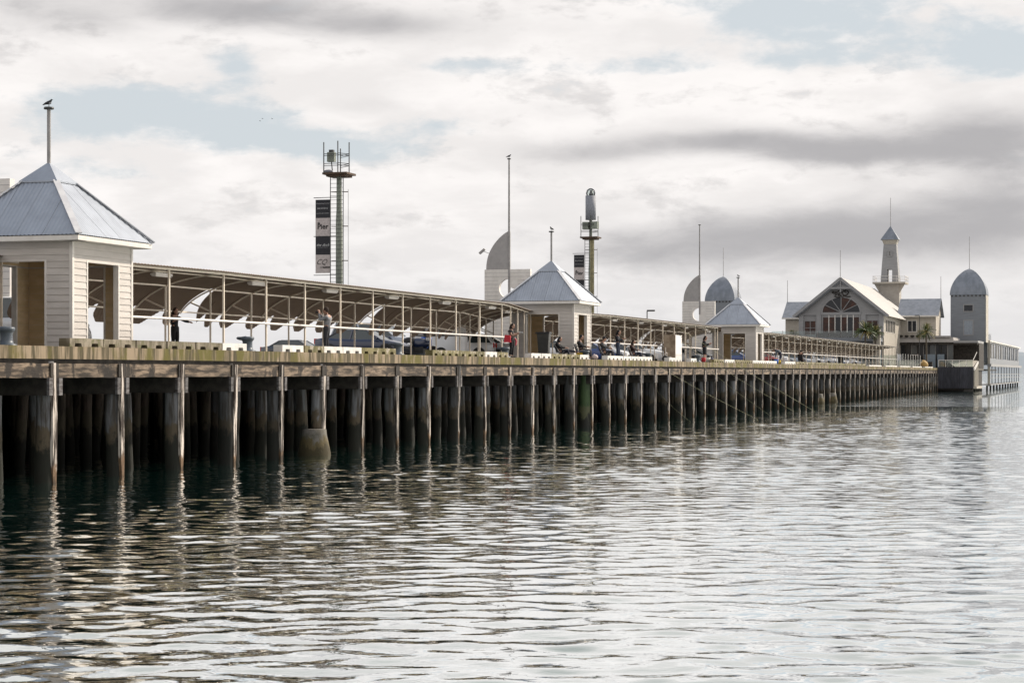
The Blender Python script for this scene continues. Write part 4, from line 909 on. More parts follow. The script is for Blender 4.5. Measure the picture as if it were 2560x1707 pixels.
# palms
def palm(label, s, t, h, r, n, ylw=.2, z0=DECK):
    p = thing('palm_tree', label, 'palm', s, t, z0, 0, 'palms at the pier end'); rn = random.Random(int(s))
    MB().tube([(0, 0, 0), (.05, 0, h * .5), (0, .05, h)], [.17, .13, .11], 8).build('trunk', m_bark, p)
    lv = [MB(), MB()]
    for i in range(n):
        a = rn.uniform(0, 2 * pi); e = rn.uniform(-.5, 1.35); L_ = r * rn.uniform(.7, 1.1); pts = []
        for k in range(7):
            q = k / 6; x = L_ * q * cos(e); z = h + L_ * q * sin(e) - .35 * L_ * q * q * (1.3 if e < .8 else .5); pts.append((x * cos(a), x * sin(a), z))
        b = lv[0 if rn.random() > ylw else 1]; sx, sy = -sin(a), cos(a); vs = []; fs = []
        for k, q_ in enumerate(pts):
            w = .11 * sin(pi * min(1, .12 + k / 6 * .9)); vs += [(q_[0] - sx * w, q_[1] - sy * w, q_[2] - .05), q_, (q_[0] + sx * w, q_[1] + sy * w, q_[2] - .05)]
        for k in range(6):
            o = k * 3; fs += [(o, o + 3, o + 4, o + 1), (o + 1, o + 4, o + 5, o + 2)]
        b.add(vs, fs)
        # leaflets
        for k in range(2, 6):
            for sg in (-1, 1):
                c = Vector(pts[k]); d = Vector((sx * sg, sy * sg, -.4)) * .35 + Vector((cos(a), sin(a), 0)) * .25; b.add([c, c + d, c + d * .6 + Vector((0, 0, .06))], [(0, 1, 2)])
    tag(lv[0].build('crown', m_leaf, p), kind='stuff'); tag(lv[1].build('dry_fronds', m_leafy, p), kind='stuff') if lv[1].v else None
palm('green palm in front of the right corner of the gabled hall', 292, 8.3, 5.4, 1.9, 60)
palm('smaller palm just right of the green palm', 294, 7.1, 5.2, 1.6, 40)
palm('palm with drooping fronds before the white roof edge', SX(2316, 1.6), 1.6, 5.6, 2.0, 36, .5)
palm('low spiky plant at the left end of the hall terrace', 300.5, 20.2, 5.0, 1.1, 30, .5)

# ------------------------------------------------------------------ vehicles (local x = forwards)
def paint(name, c): 
    m = mat(name, c, rough=.28, spec=.6); m.node_tree.nodes['Principled BSDF'].inputs['Coat Weight'].default_value = .6; return m
m_p = {'white': paint('white car paint', (.72, .72, .72)), 'navy': paint('navy car paint', (.012, .022, .06)), 'dark': paint('dark blue grey car paint', (.02, .03, .045)),
       'silver': paint('silver car paint', (.42, .46, .52)), 'blue': paint('blue car paint', (.02, .06, .22)), 'grey': paint('grey car paint', (.12, .13, .14)), 'red': paint('red car paint', (.35, .02, .02))}
KINDS_ = {   # length, half width, roof height, body profile [(x, z)], greenhouse [(x_base, x_top)...]
    'sedan': (4.75, .91, 1.46, [(-2.37, .55), (-2.33, .98), (-1.75, 1.06), (-1.2, 1.0), (0, .96), (.9, .97), (1.5, .88), (2.05, .76), (2.32, .58)], (-1.95, -1.05, .35, 1.25)),
    'hatch': (4.1, .86, 1.5, [(-2.02, .5), (-2.0, 1.0), (-1.4, 1.02), (0, .98), (.8, .98), (1.35, .9), (1.8, .76), (2.02, .56)], (-1.98, -1.6, .15, 1.1)),
    'wagon': (4.8, .94, 1.8, [(-2.4, .6), (-2.38, 1.1), (-1.5, 1.12), (0, 1.1), (.95, 1.12), (1.6, 1.05), (2.2, .95), (2.38, .65)], (-2.35, -2.1, .25, 1.15)),
    'van': (4.9, .95, 2.1, [(-2.45, .5), (-2.44, 1.1), (-1, 1.15), (0, 1.15), (1.3, 1.12), (2.0, 1.0), (2.4, .8), (2.45, .5)], (-2.42, -2.35, .9, 1.95))}
wheel_t = MB().tube([(0, -.1, 0), (0, .1, 0)], .33, 20).mesh('tyre', m_tyre)
_r = MB().tube([(0, -.115, 0), (0, .115, 0)], .13, 12)
for k in range(6):
    a = k * pi / 3; _r.bar((0, -.108, 0), (.21 * cos(a), -.108, .21 * sin(a)), .07, .03).bar((0, .108, 0), (.21 * cos(a), .108, .21 * sin(a)), .07, .03)
_r.tube([(0, -.11, 0), (0, -.09, 0)], .22, 18, False).tube([(0, .09, 0), (0, .11, 0)], .22, 18, False)
wheel_r = _r.mesh('rim', m_rim)
_car_cache = {}
def car_meshes(kind, colour):
    key = (kind, colour)
    if key in _car_cache: return _car_cache[key]
    L, w, H, prof, gh = KINDS_[kind]; pm = m_p[colour]
    b = MB(); vs = []; n = len(prof)
    def ring(x, zt, k):
        ww = w * k; return [(x, -ww * .9, .22), (x, -ww, .42), (x, -ww, zt * .78), (x, -ww * .95, zt - .02), (x, -ww * .6, zt + .015), (x, 0, zt + .03), (x, ww * .6, zt + .015), (x, ww * .95, zt - .02), (x, ww, zt * .78), (x, ww, .42), (x, ww * .9, .22)]
    for i, (x, z) in enumerate(prof): vs += ring(x, z, .86 if i in (0, n - 1) else (.95 if i in (1, n - 2) else 1))
    fs = [(i * 11 + j, i * 11 + 11 + j, i * 11 + 12 + j, i * 11 + 1 + j) for i in range(n - 1) for j in range(10)]
    fs += [tuple(range(11)), tuple(reversed(range((n - 1) * 11, n * 11)))] + [(i * 11, i * 11 + 10, i * 11 + 21, i * 11 + 11) for i in range(n - 1)]
    b.add(vs, fs, 0, True); body = b.mesh('body', pm)
    zb = [p[1] for p in prof]; zbelt = .94 if kind in ('sedan', 'hatch') else 1.08
    xa, xb, xc, xd = gh; g = MB()
    def gring(x0, z, k): return [(x0, -w * k, z), (x0, w * k, z)]
    def shell(off, z0, z1, kb, kt):
        return [(xa - off, -w * kb, z0), (xd + off, -w * kb, z0), (xd + off, w * kb, z0), (xa - off, w * kb, z0), (xb - off, -w * kt, z1), (xc + off, -w * kt, z1), (xc + off, w * kt, z1), (xb - off, w * kt, z1)]
    BF = [(0, 1, 5, 4), (1, 2, 6, 5), (2, 3, 7, 6), (3, 0, 4, 7), (4, 5, 6, 7)]
    glass = MB().add(shell(0, zbelt - .04, H - .05, .93, .73), BF).mesh('windows', m_cglass)
    roof = MB().add([(xb - .05, -w * .745, H - .07), (xc + .05, -w * .745, H - .07), (xc + .05, w * .745, H - .07), (xb - .05, w * .745, H - .07), (xb + .1, -w * .62, H), (xc - .12, -w * .62, H), (xc - .12, w * .62, H), (xb + .1, w * .62, H)], BF + [(3, 2, 1, 0)], 0, True)
    for sg in (-1, 1):
        for (x0, x1) in ((xa, xb), (xd, xc), ((xa + xd) / 2 - .1, (xb + xc) / 2 - .02)): roof.bar((x0, sg * w * .935, zbelt - .04), (x1, sg * w * .738, H - .05), .09, .05)
    roof = roof.mesh('roof', pm)
    arch = MB()
    hl = MB().ball((0, 0, 0), (.16, .2, .09), 10, 6).mesh('headlight', m_lampw); tl = MB().box(-.06, .06, -.1, .1, -.14, .14).mesh('tail_light', m_lampr)
    grill = MB().box(L / 2 - .1, L / 2 + .0, -.55, .55, .42, .58).box(L / 2 - .12, L / 2 - .01, -.7, .7, .26, .36).mesh('grille', m_blk)
    _car_cache[key] = (body, glass, roof, hl, tl, grill); return _car_cache[key]
def car(label, kind, colour, s, t, rz, scale=1.0):
    L, w, H, prof, gh = KINDS_[kind]; c = thing('parked_car', label, 'car', s, t, DECK, rz, 'parked cars on the pier'); c.scale = (scale,) * 3
    body, glass, roof, hl, tl, gr = car_meshes(kind, colour)
    link('body', body, c); link('windows', glass, c); link('roof', roof, c); link('grille', gr, c)
    for x in (-L / 2 + .85, L / 2 - .88):
        for sg in (-1, 1):
            wl = link('tyre', wheel_t, c, (x, sg * (w - .08), .33)); link('rim', wheel_r, wl)
            link('wheel_arch', arch_me, c, (x, sg * (w - .085), .33))
    for sg in (-1, 1):
        link('headlight', hl, c, (L / 2 - .22, sg * (w - .26), .68 if kind in ('sedan', 'hatch') else .85)); link('tail_light', tl, c, (-L / 2 + .03, sg * (w - .2), .85 if kind in ('sedan', 'hatch') else 1.0))
        MB().box(gh[3] - .38, gh[3] - .2, *sorted((sg * w, sg * (w + .17))), .98, 1.1).build('mirror', m_p[colour], c)
    return c
arch_me = MB().tube([(0, -.095, .02), (0, .095, .02)], .385, 20).mesh('wheel_arch', m_blk)
TOW = -pi / 2     # nose towards the water
car('dark blue sedan parked side on behind the boy photographing', 'sedan', 'navy', SY(100.5, 8.9), 8.9, TOW)
car('low dark sedan far across the car park left of the boy', 'sedan', 'dark', SY(133, 25), 25, TOW)
car('white four wheel drive seen through the opening of the left pavilion', 'wagon', 'white', SY(66.5, 7.6) , 7.6, TOW)
car('silver four wheel drive just behind the dark blue sedan', 'wagon', 'silver', SY(104.6, 9.6), 9.6, TOW, 1.05)
car('small white hatchback with red tail lamps right of the white trailer', 'hatch', 'white', SX(1150, 9), 9, pi / 2 + .2)
car('white utility vehicle behind the last bays of the first canopy', 'sedan', 'white', SX(1196, 9), 9, pi / 2)
car('white car seen through the middle pavilion opening', 'sedan', 'white', SX(1385, 9) , 9, TOW)
car('white car left of the woman with the red bag, beyond the rail', 'hatch', 'white', SX(1222, 12), 12, TOW)
lst = [(1478, 'sedan', 'blue', 'blue sedan right behind the tackle box'), (1530, 'hatch', 'white', 'white hatchback behind the man in the cap'), (1572, 'sedan', 'white', 'white sedan behind the standing woman in black'),
       (1605, 'wagon', 'white', 'white wagon behind the seated woman'), (1645, 'sedan', 'silver', 'silver sedan left of the boulder coloured cabinet'), (1712, 'sedan', 'white', 'white sedan right of the boulder coloured cabinet'),
       (1745, 'hatch', 'dark', 'dark hatchback left of the standing angler')]
for (x, k, c_, lb) in lst: car(lb, k, c_, SX(x - 20, 8.9), 8.9 + random.uniform(-.4, .4), TOW + random.uniform(-.03, .03))
far = [(1845, 'sedan', 'blue', 'blue sedan in the left half of the third pavilion opening'), (1862, 'hatch', 'white', 'white hatchback in the right half of the third pavilion opening'), (1925, 'hatch', 'red', 'red hatchback right of the third pavilion'),
       (1938, 'wagon', 'white', 'white wagon left of the bending man'), (1962, 'hatch', 'grey', 'grey hatchback behind the bending man'), (1990, 'hatch', 'silver', 'silver hatchback left of the seated far figure'),
       (2028, 'sedan', 'white', 'white sedan right of the seated far figure'), (2045, 'sedan', 'silver', 'pale silver sedan, second right of the seated far figure'), (2062, 'sedan', 'white', 'white sedan in the middle of the far row'),
       (2076, 'wagon', 'white', 'white wagon in the middle of the far row'), (2090, 'sedan', 'blue', 'blue sedan near the end of the far row'), (2104, 'hatch', 'white', 'white hatchback near the end of the far row'), (2118, 'sedan', 'white', 'last white sedan of the far row')]
for (x, k, c_, lb) in far: car(lb, k, c_, SX(x - 12, 8.9), 8.9 + random.uniform(-.5, .5), TOW + random.uniform(-.04, .04))
for i, (y, k, c_) in enumerate([(150, 'wagon', 'white'), (160, 'sedan', 'grey'), (200, 'hatch', 'white'), (215, 'sedan', 'silver'), (230, 'wagon', 'white'), (245, 'sedan', 'red')]):
    car(['white wagon across the car park behind the first canopy end', 'grey sedan across the car park behind the middle pavilion', 'white hatchback across the car park behind the second canopy', 'silver sedan across the car park behind the second canopy end', 'white wagon across the car park by the third pavilion', 'red sedan across the car park beyond the third pavilion'][i], k, c_, SY(y, 24), 24, TOW)
# trailer with ladder brackets
tr = thing('tool_trailer', 'white box trailer with dark angled brackets along its top', 'trailer', SX(1096, 8.2), 8.2, DECK, 0)
MB().box(-1.0, 1.0, -1.35, 1.3, .35, 1.25).build('box_body', m_p['white'], tr); MB().box(-.9, .9, -1.3, 1.2, 1.27, 1.9).build('canopy_lid', simple('silver lid', (.45, .43, .41)), tr)
for k in range(5): MB().bar((-1.03, -1.1 + k * .5, 1.3), (-1.03, -.85 + k * .5, 1.95), .05, .16).build('bracket', m_blk, tr)
MB().box(-1.02, -1.0, -1.35, 1.3, 1.26, 1.30).build('seam', m_blk, tr)
for y in (-.5, .4): link('tyre', wheel_t, tr, (-.95, y, .33), (0, 0, pi / 2))
rs = thing('red_sign', 'small red sign showing above the white trailer', 'sign', SX(1082, 9.5), 9.5, DECK, 0); MB().box(-.02, .02, -.25, .25, 1.95, 2.3).build('panel', simple('red sign paint', (.5, .03, .05)), rs); MB().box(-.05, -.02, -.03, .03, 0, 2.0).build('post', m_dpole, rs); MB().box(-.026, -.021, -.18, .18, 2.1, 2.14).build('line', m_wink, rs)
# covered motorbike / gear heap
mbk = thing('motorbike', 'black motorbike with panniers beside the white trailer', 'motorbike', SX(1046, 6.6), 6.6, DECK, 0)
for y in (-.75, .75):
    MB().tube([(-.06, y, .32), (.06, y, .32)], .32, 18).build('wheel', m_tyre, mbk)
MB().ball((0, .0, .75), (.2, .62, .3)).build('tank', m_p['navy'], mbk); MB().ball((0, .45, .95), (.24, .35, .14)).build('seat', m_blk, mbk); MB().box(-.3, .3, .2, .75, .55, .95).build('pannier', m_blk, mbk)
MB().bar((0, -.72, .32), (0, -.4, 1.05), .08).bar((-.35, -.42, 1.1), (.35, -.42, 1.1), .05).build('fork', m_dpole, mbk); MB().ball((0, -.5, .98), (.12, .1, .12)).build('headlamp', m_lampw, mbk); MB().box(-.15, .15, -.3, .4, .25, .6).build('engine', m_dpole, mbk)
bb = thing('blue_barrel', 'bright blue drum between motorbike and white trailer', 'drum', SX(1066, 7.2), 7.2, DECK); MB().lathe([(0, 0), (.28, 0), (.3, .3), (.28, .6), (.3, .9), (.28, 1.15), (0, 1.16)], 18).build('shell', simple('blue plastic', (.02, .10, .42)), bb); MB().lathe([(0, 1.16), (.18, 1.17), (.18, 1.2), (0, 1.2)], 14).build('lid', m_blk, bb)
# wheelie bins
def bin_(label, s, t, m_, h=1.1, rz=0):
    w = thing('wheelie_bin', label, 'bin', s, t, DECK, rz)
    frus(MB(), 0, .24, .12, .33, h - .08).build('bin_body', m_, w)
    MB().box(-.36, .38, -.36, .36, h - .07, h + .02).build('lid', m_blk, w)
    MB().bar((-.2, .42, h - .05), (.2, .42, h - .05), .05).build('handle', m_blk, w)
    for x in (-.25, .25): MB().tube([(x - .04, .26, .12), (x + .04, .26, .12)], .12, 12).build('wheel', m_tyre, w)
m_bin = mat('dark grey green bin plastic', (.045, .045, .04), (.03, .03, .027), 4, rough=.5)
bin_('large dark wheelie bin in front of the middle pavilion opening', SX(1362, 1.7), 1.75, m_bin, 1.42, .1)
bin_('dark bin near the rail in the far row of cars', SX(2102, 3.5), 3.5, m_bin, 1.2)
# boulder coloured cabinet
cb = thing('cabinet', 'tall cabinet with mottled tan side and white water side', 'cabinet', SX(1689, 1.2) + 1.0, 1.6, DECK)
m_mott = mat('mottled tan panel', (.42, .33, .24), (.20, .14, .09), 1.8, rough=.8, lo=.4, hi=.7)
MB().box(-1.0, 1.0, -.39, .41, .08, 1.82).build('cabinet_body', m_blockw, cb); MB().box(-1.02, -1.0, -.38, .42, .1, 1.83).build('tan_panel', m_mott, cb); MB().box(-.95, .95, -.4, -.39, .15, 1.78).build('door', m_rail, cb); MB().box(-1, 1, -.35, .37, 0, .08).build('plinth', m_dark, cb)

# ------------------------------------------------------------------ people
def skin_mesh(name, nodes, edges, mats, sub=1, smooth=True):
    me = bpy.data.meshes.new('tmp'); me.from_pydata([n[0] for n in nodes], edges, []); o = bpy.data.objects.new('tmp', me); COL.objects.link(o)
    sk = o.modifiers.new('Skin', 'SKIN'); sk.use_smooth_shade = True
    if not me.skin_vertices: me.attributes  # layer is added with the modifier
    for i, n in enumerate(nodes):
        r = n[1]; me.skin_vertices[0].data[i].radius = (r, r) if not isinstance(r, tuple) else r; me.skin_vertices[0].data[i].use_root = (i == 0)
    ss = o.modifiers.new('Sub', 'SUBSURF'); ss.levels = sub; ss.render_levels = sub
    bpy.context.view_layer.update(); dg = bpy.context.evaluated_depsgraph_get(); m2 = bpy.data.meshes.new_from_object(o.evaluated_get(dg))
    bpy.data.objects.remove(o); bpy.data.meshes.remove(me); m2.name = name; m2.materials.clear(); m2.materials.append(mats)
    m2.polygons.foreach_set('use_smooth', [True] * len(m2.polygons)); return m2
cloth_cache = {}
def cl(c, r=.85):
    k = tuple(c)
    if k not in cloth_cache: cloth_cache[k] = mat('cloth %d' % len(cloth_cache), c, tuple(x * .65 for x in c), 9, rough=r)
    return cloth_cache[k]
POSES = {
 # pelvis, chest, neck, head, [elbowL, handL], [elbowR, handR], [kneeL, footL], [kneeR, footR]; x forwards, y left
 'photo': ((0, 0, .93), (-.04, 0, 1.27), (-.01, 0, 1.46), (.05, 0, 1.60), [(.18, .24, 1.26), (.30, .06, 1.56)], [(.20, -.22, 1.26), (.30, -.05, 1.54)], [(.03, .10, .50), (.0, .11, .07)], [(.05, -.10, .50), (-.03, -.12, .07)]),
 'hold': ((0, 0, .93), (-.03, 0, 1.27), (.0, 0, 1.46), (.06, 0, 1.59), [(.06, .25, 1.12), (.32, .10, 1.22)], [(.08, -.24, 1.12), (.34, -.08, 1.24)], [(.03, .10, .50), (0, .10, .07)], [(.0, -.10, .50), (-.06, -.11, .07)]),
 'point': ((0, 0, .93), (-.02, 0, 1.27), (0, 0, 1.46), (.04, 0, 1.60), [(.28, .28, 1.22), (.56, .25, 1.18)], [(-.06, -.27, 1.14), (.1, -.16, 1.22)], [(.04, .09, .50), (-.02, .10, .07)], [(.0, -.09, .50), (-.05, -.10, .07)]),
 'sit': ((0, 0, .46), (-.12, 0, .82), (-.10, 0, 1.00), (-.02, 0, 1.15), [(.04, .24, .70), (.28, .10, .66)], [(.06, -.22, .70), (.30, -.06, .68)], [(.44, .11, .50), (.46, .12, .07)], [(.44, -.11, .50), (.50, -.12, .07)]),
 'recline': ((0, 0, .42), (-.16, 0, .76), (-.14, 0, .94), (-.05, 0, 1.09), [(.02, .24, .64), (.28, .12, .62)], [(.04, -.22, .64), (.30, -.06, .62)], [(.44, .09, .46), (.86, .10, .40)], [(.42, -.12, .50), (.52, -.13, .07)]),
 'bend': ((0, 0, .90), (.26, 0, 1.12), (.40, 0, 1.16), (.52, 0, 1.12), [(.38, .20, .82), (.42, .10, .55)], [(.40, -.18, .82), (.44, -.06, .55)], [(.04, .11, .48), (-.04, .12, .07)], [(.06, -.11, .48), (0, -.12, .07)]),
}
def person(label, pose, s, t, rz, scale, top, trous, hair, z=DECK, hairlen=0.0, cap=None, shorts=False, shoes=(.05, .05, .05), sleeves=True, skirt=False):
    pe, ch, ne, he, aL, aR, lL, lR = [([Vector(q) for q in p] if isinstance(p, list) else Vector(p)) for p in POSES[pose]]
    o = thing('person', label, 'person', s, t, z, rz); o.scale = (scale,) * 3
    sw, hw = .185, .095
    spine = (ch - pe).normalized(); shz = ch + spine * .12
    nodes = [(pe, .115), (pe.lerp(ch, .5), .115), (ch, .13), (shz, .10), (ne, .055), (ne + (he - ne) * .5, .055)]
    edges = [(0, 1), (1, 2), (2, 3), (3, 4), (4, 5)]
    arms = []
    for sg, (el_, ha) in ((1, aL), (-1, aR)):
        sh = shz + Vector((0, sg * sw, -.01)); i = len(nodes); wr = ha
        nodes += [(sh, .06), (sh.lerp(el_, .5), .048), (el_, .042), (el_.lerp(wr, .6), .036), (wr, .027)]; edges += [(3, i), (i, i + 1), (i + 1, i + 2), (i + 2, i + 3), (i + 3, i + 4)]
        arms.append((sh, el_, wr))
    legs = []
    for sg, (kn, an) in ((1, lL), (-1, lR)):
        hp = pe + Vector((0, sg * hw, -.05)); i = len(nodes); nodes += [(hp, .095), (hp.lerp(kn, .5), .085), (kn, .06), (kn.lerp(an, .4), .062), (an, .042), (an + Vector((.13, 0, -.035)), .035)]
        edges += [(0, i), (i, i + 1), (i + 1, i + 2), (i + 2, i + 3), (i + 3, i + 4), (i + 4, i + 5)]; legs.append((hp, kn, an))
    me = skin_mesh('body', nodes, edges, m_skin)
    # head with nose and ears, hands with five fingers, joined into the body
    bm = bmesh.new(); bm.from_mesh(me)
    h = MB(); h.ball(he + Vector((0, 0, .02)), (.098, .078, .12), 16, 12); h.ball(he + Vector((.025, 0, -.05)), (.068, .058, .065), 12, 8); h.ball(he + Vector((.10, 0, -.005)), (.022, .014, .022), 8, 6)
    for sg in (-1, 1): h.ball(he + Vector((-.005, sg * .08, 0)), (.02, .012, .03), 8, 6)
    for (sh, el_, wr) in arms:
        d = (wr - el_).normalized(); side = d.cross(Vector((0, 0, 1))); side = side.normalized() if side.length > .1 else Vector((0, 1, 0)); up = side.cross(d)
        pc = wr + d * .05; h.tube([wr - d * .01, pc, wr + d * .085], [.026, .036, .03], 8)
        for k, (o_, l_) in enumerate(((-.027, .062), (-.009, .075), (.009, .07), (.026, .055))):
            b0 = wr + d * .08 + side * o_; h.tube([b0, b0 + d * l_ * .55 - up * .008, b0 + d * l_ * .85 - up * .035], [.010, .009, .007], 5)
        b0 = wr + d * .035 - side * .03; h.tube([b0, b0 + d * .03 - side * .025, b0 + d * .055 - side * .02 - up * .02], [.012, .010, .008], 5)
    tmp = h.mesh('h', m_skin); bm.from_mesh(tmp); bm.to_mesh(me); bm.free(); bpy.data.meshes.remove(tmp)
    me.polygons.foreach_set('use_smooth', [True] * len(me.polygons)); link('body', me, o)
    # clothes: slightly larger skins over trunk, arms and legs
    n2 = [(pe + spine * .02, .15), (pe.lerp(ch, .5), .135), (ch, .152), (shz, .115), (ne - (ne - shz) * .3, .07)]; e2 = [(0, 1), (1, 2), (2, 3), (3, 4)]
    for (sh, el_, wr) in arms:
        i = len(n2); n2 += [(sh, .075), (sh.lerp(el_, .55), .062)]; e2 += [(3, i), (i, i + 1)]
        if sleeves: n2 += [(el_, .058), (el_.lerp(wr, .85), .046)]; e2 += [(i + 1, i + 2), (i + 2, i + 3)]
    link('top', skin_mesh('top', n2, e2, cl(top)), o)
    n3 = [(pe, .14), (pe + spine * .17, .136)]; e3 = [(0, 1)]
    for (hp, kn, an) in legs:
        i = len(n3); n3 += [(hp, .108), (hp.lerp(kn, .5), .098), (kn, .078)]; e3 += [(0, i), (i, i + 1), (i + 1, i + 2)]
        if not shorts: n3 += [(kn.lerp(an, .9), .06)]; e3 += [(i + 2, i + 3)]
    link('trousers' if not shorts else 'shorts', skin_mesh('trousers', n3, e3, cl(trous)), o)
    for (hp, kn, an) in legs:
        d = (an - kn).normalized(); fw = Vector((1, 0, 0)) if abs(d.x) < .8 else Vector((.2, 0, 1)); b = MB(); b.tube([an - fw * .06, an + fw * .02 + Vector((0, 0, -.02)), an + fw * .12 + Vector((0, 0, -.035)), an + fw * .19 + Vector((0, 0, -.045))], [.045, .052, .045, .025], 10); b.build('shoe', cl(shoes), o)
    b = MB(); b.ball(he + Vector((-.022, 0, .045)), (.102, .090, .112), 16, 12)
    if hairlen: b.tube([he + Vector((-.05, 0, .05)), he + Vector((-.09, 0, -.06)), he + Vector((-.10, 0, -.12 - hairlen * .5)), he + Vector((-.11, 0, -.1 - hairlen))], [.085, .095, .10, .05], 12)
    b.build('hair', cl(hair), o)
    if cap: 
        b = MB(); b.lathe([(.112, 0), (.11, .05), (.07, .10), (0, .115)], 16, he + Vector((-.01, 0, .055))); b.prism([(.06, -.07), (.2, -.055), (.2, .055), (.06, .07)], 'z', he.z + .055, he.z + .07); b.build('cap', cl(cap), o)
    for sg in (-1, 1): MB().ball(he + Vector((.088, sg * .032, .012)), (.009, .012, .009), 8, 6).build('eye', m_blk, o)
    MB().ball(he + Vector((.086, 0, -.055)), (.008, .024, .006), 8, 6).build('mouth', m_lampr, o)
    o['hands'] = 1; del o['hands']
    return o
LEFT, RIGHT = pi / 2 , -pi / 2      # along +t is left in the picture
def cam_item(o, at, big=False):
    b = MB().box(at[0] - .04, at[0] + .03, at[1] - .07, at[1] + .07, at[2] - .045, at[2] + .045).tube([(at[0] + .03, at[1], at[2]), (at[0] + .03 + (.16 if big else .07), at[1], at[2])], .035, 10)
    return b
def held(name, mb, m_, label, cat, o):
    w = mb.build(name, m_); w.location = o.location; w.rotation_euler = o.rotation_euler; w.scale = o.scale; tag(w, label, cat); return w
boy = person('boy in grey patterned jumper photographing with raised arms at the rail', 'photo', SX(811, 1.5), 1.4, LEFT, 1.02, (.30, .30, .31), (.035, .035, .04), (.035, .018, .01))
held('camera', cam_item(None, (.36, 0, 1.56)), m_blk, 'small black camera held up by the boy in grey', 'camera', boy)
mn = person('dark haired person in black pointing right under the left end of the canopy', 'point', SX(437, 5.0), 5.0, RIGHT - .3, .93, (.018, .018, .022), (.012, .012, .014), (.04, .02, .012), hairlen=.06)
wo = person('woman in black top with red bag photographing beside a bollard', 'hold', SX(1279, .9), .9, RIGHT, .97, (.02, .02, .022), (.012, .012, .014), (.03, .018, .012), hairlen=.05, sleeves=False)
held('camera', cam_item(None, (.40, 0, 1.27), True), simple('pale camera body', (.4, .4, .4)), 'pale camera with lens held by the woman with the red bag', 'camera', wo)
bg = thing('shoulder_bag', 'red shoulder bag hanging at the back of the woman in black', 'bag', SX(1279, .9), .9, DECK, RIGHT); bg.scale = (.97,) * 3
MB().prism([(-.34, .78), (.04, .78), (0, 1.14), (-.28, 1.16)], 'y', -.27, -.19).build('pouch', simple('red leather', (.62, .03, .05)), bg); MB().tube([(-.26, -.23, 1.12), (-.12, -.18, 1.4), (-.02, -.23, 1.12)], .012, 6).build('strap', simple('white strap', (.6, .5, .5)), bg)
sc_ = thing('red_jacket', 'pink red jacket tied at the waist of the woman with the red bag', 'jacket', SX(1279, .9), .9, DECK, RIGHT); sc_.scale = (.97,) * 3; MB().tube([(.12, .12, 1.02), (.2, .15, .85), (.17, .13, .62)], [.04, .05, .03], 8).build('sleeve', simple('pink red cloth', (.6, .10, .13)), sc_); MB().tube([(.16, .1, 1.0), (0, .17, .98), (-.14, 0, .97)], [.035, .03, .035], 8).build('knot', simple('pale cloth', (.5, .45, .43)), sc_)
def chair(label, s, t, rz, c=(.03, .03, .035)):
    h = thing('folding_chair', label, 'chair', s, t, DECK, rz)
    MB().box(-.22, .24, -.24, .24, .37, .40).build('seat', cl(c), h); MB().add([(-.2, -.24, .4), (-.2, .24, .4), (-.36, .24, .9), (-.36, -.24, .9), (-.22, -.24, .4), (-.22, .24, .4), (-.38, .24, .9), (-.38, -.24, .9)], [(0, 1, 2, 3), (7, 6, 5, 4), (0, 3, 7, 4), (1, 5, 6, 2), (3, 2, 6, 7)]).build('backrest', cl(c), h)
    for y in (-.25, .25):
        MB().bar((-.25, y, 0), (.25, y, .42), .025).build('leg', m_pole, h); MB().bar((.25, y, 0), (-.38, y, .92), .025).build('leg', m_pole, h); MB().bar((-.3, y, .62), (.2, y, .62), .03).build('armrest', m_blk, h)
    return h
A1s = SX(1407, 1.4)
chair('folding chair of the hooded angler nearest the wheelie bin', A1s, 1.5, RIGHT); person('seated angler in black hooded jacket with legs stretched out', 'recline', A1s, 1.5, RIGHT, 1.0, (.015, .015, .017), (.018, .02, .035), (.008, .008, .008), z=DECK, hairlen=.08, cap=None, shoes=(.05, .06, .09))
A2s = SX(1418, 2.1) + .4
chair('folding chair behind the hooded angler', A2s, 1.4, RIGHT); person('seated angler in dark beanie just behind the hooded one', 'sit', A2s, 1.35, RIGHT, 1.08, (.02, .02, .024), (.02, .02, .03), (.01, .01, .012))
solo('tackle_box', MB().box(-.2, .2, -.25, .25, 0, .30).box(-.21, .21, -.26, .26, .30, .36), simple('yellow plastic', (.62, .40, .02)), 'yellow tackle box beside the bollard', 'tackle box', SX(1454, .8), .8)
A3s = SX(1512, 1.5)
chair('folding chair under the man in the cap', A3s, 1.5, RIGHT); person('seated man in grey jacket and dark cap looking down', 'sit', A3s, 1.5, RIGHT, 1.08, (.06, .065, .07), (.02, .022, .03), (.02, .015, .01), cap=(.015, .015, .02))
w2 = person('standing woman with long black hair holding a phone', 'hold', SX(1545, 1.6), 1.6, RIGHT, 1.07, (.03, .032, .04), (.03, .045, .08), (.01, .009, .009), hairlen=.42)
A4s = SX(1585, 1.5)
chair('folding chair under the seated woman in brown', A4s, 1.5, RIGHT, (.05, .03, .03)); person('seated woman in dark brown top and jeans', 'sit', A4s, 1.5, RIGHT, 1.02, (.05, .025, .022), (.03, .04, .07), (.03, .018, .012), hairlen=.2)
person('standing angler in dark jacket and shorts beside the red bucket', 'hold', SX(1762, 1.3), 1.3, RIGHT, 1.12, (.014, .014, .018), (.015, .017, .022), (.02, .014, .01), shorts=True, hairlen=.12, shoes=(.7, .7, .68))
person('second angler in a black coat close behind the standing one', 'hold', SX(1757, 2.3), 2.2, RIGHT + .3, 1.10, (.02, .02, .026), (.02, .024, .04), (.015, .012, .01))
person('bending man in blue grey jacket over the buckets', 'bend', SX(1952, 1.3), 1.3, LEFT, 1.08, (.13, .16, .19), (.02, .025, .05), (.25, .22, .2))
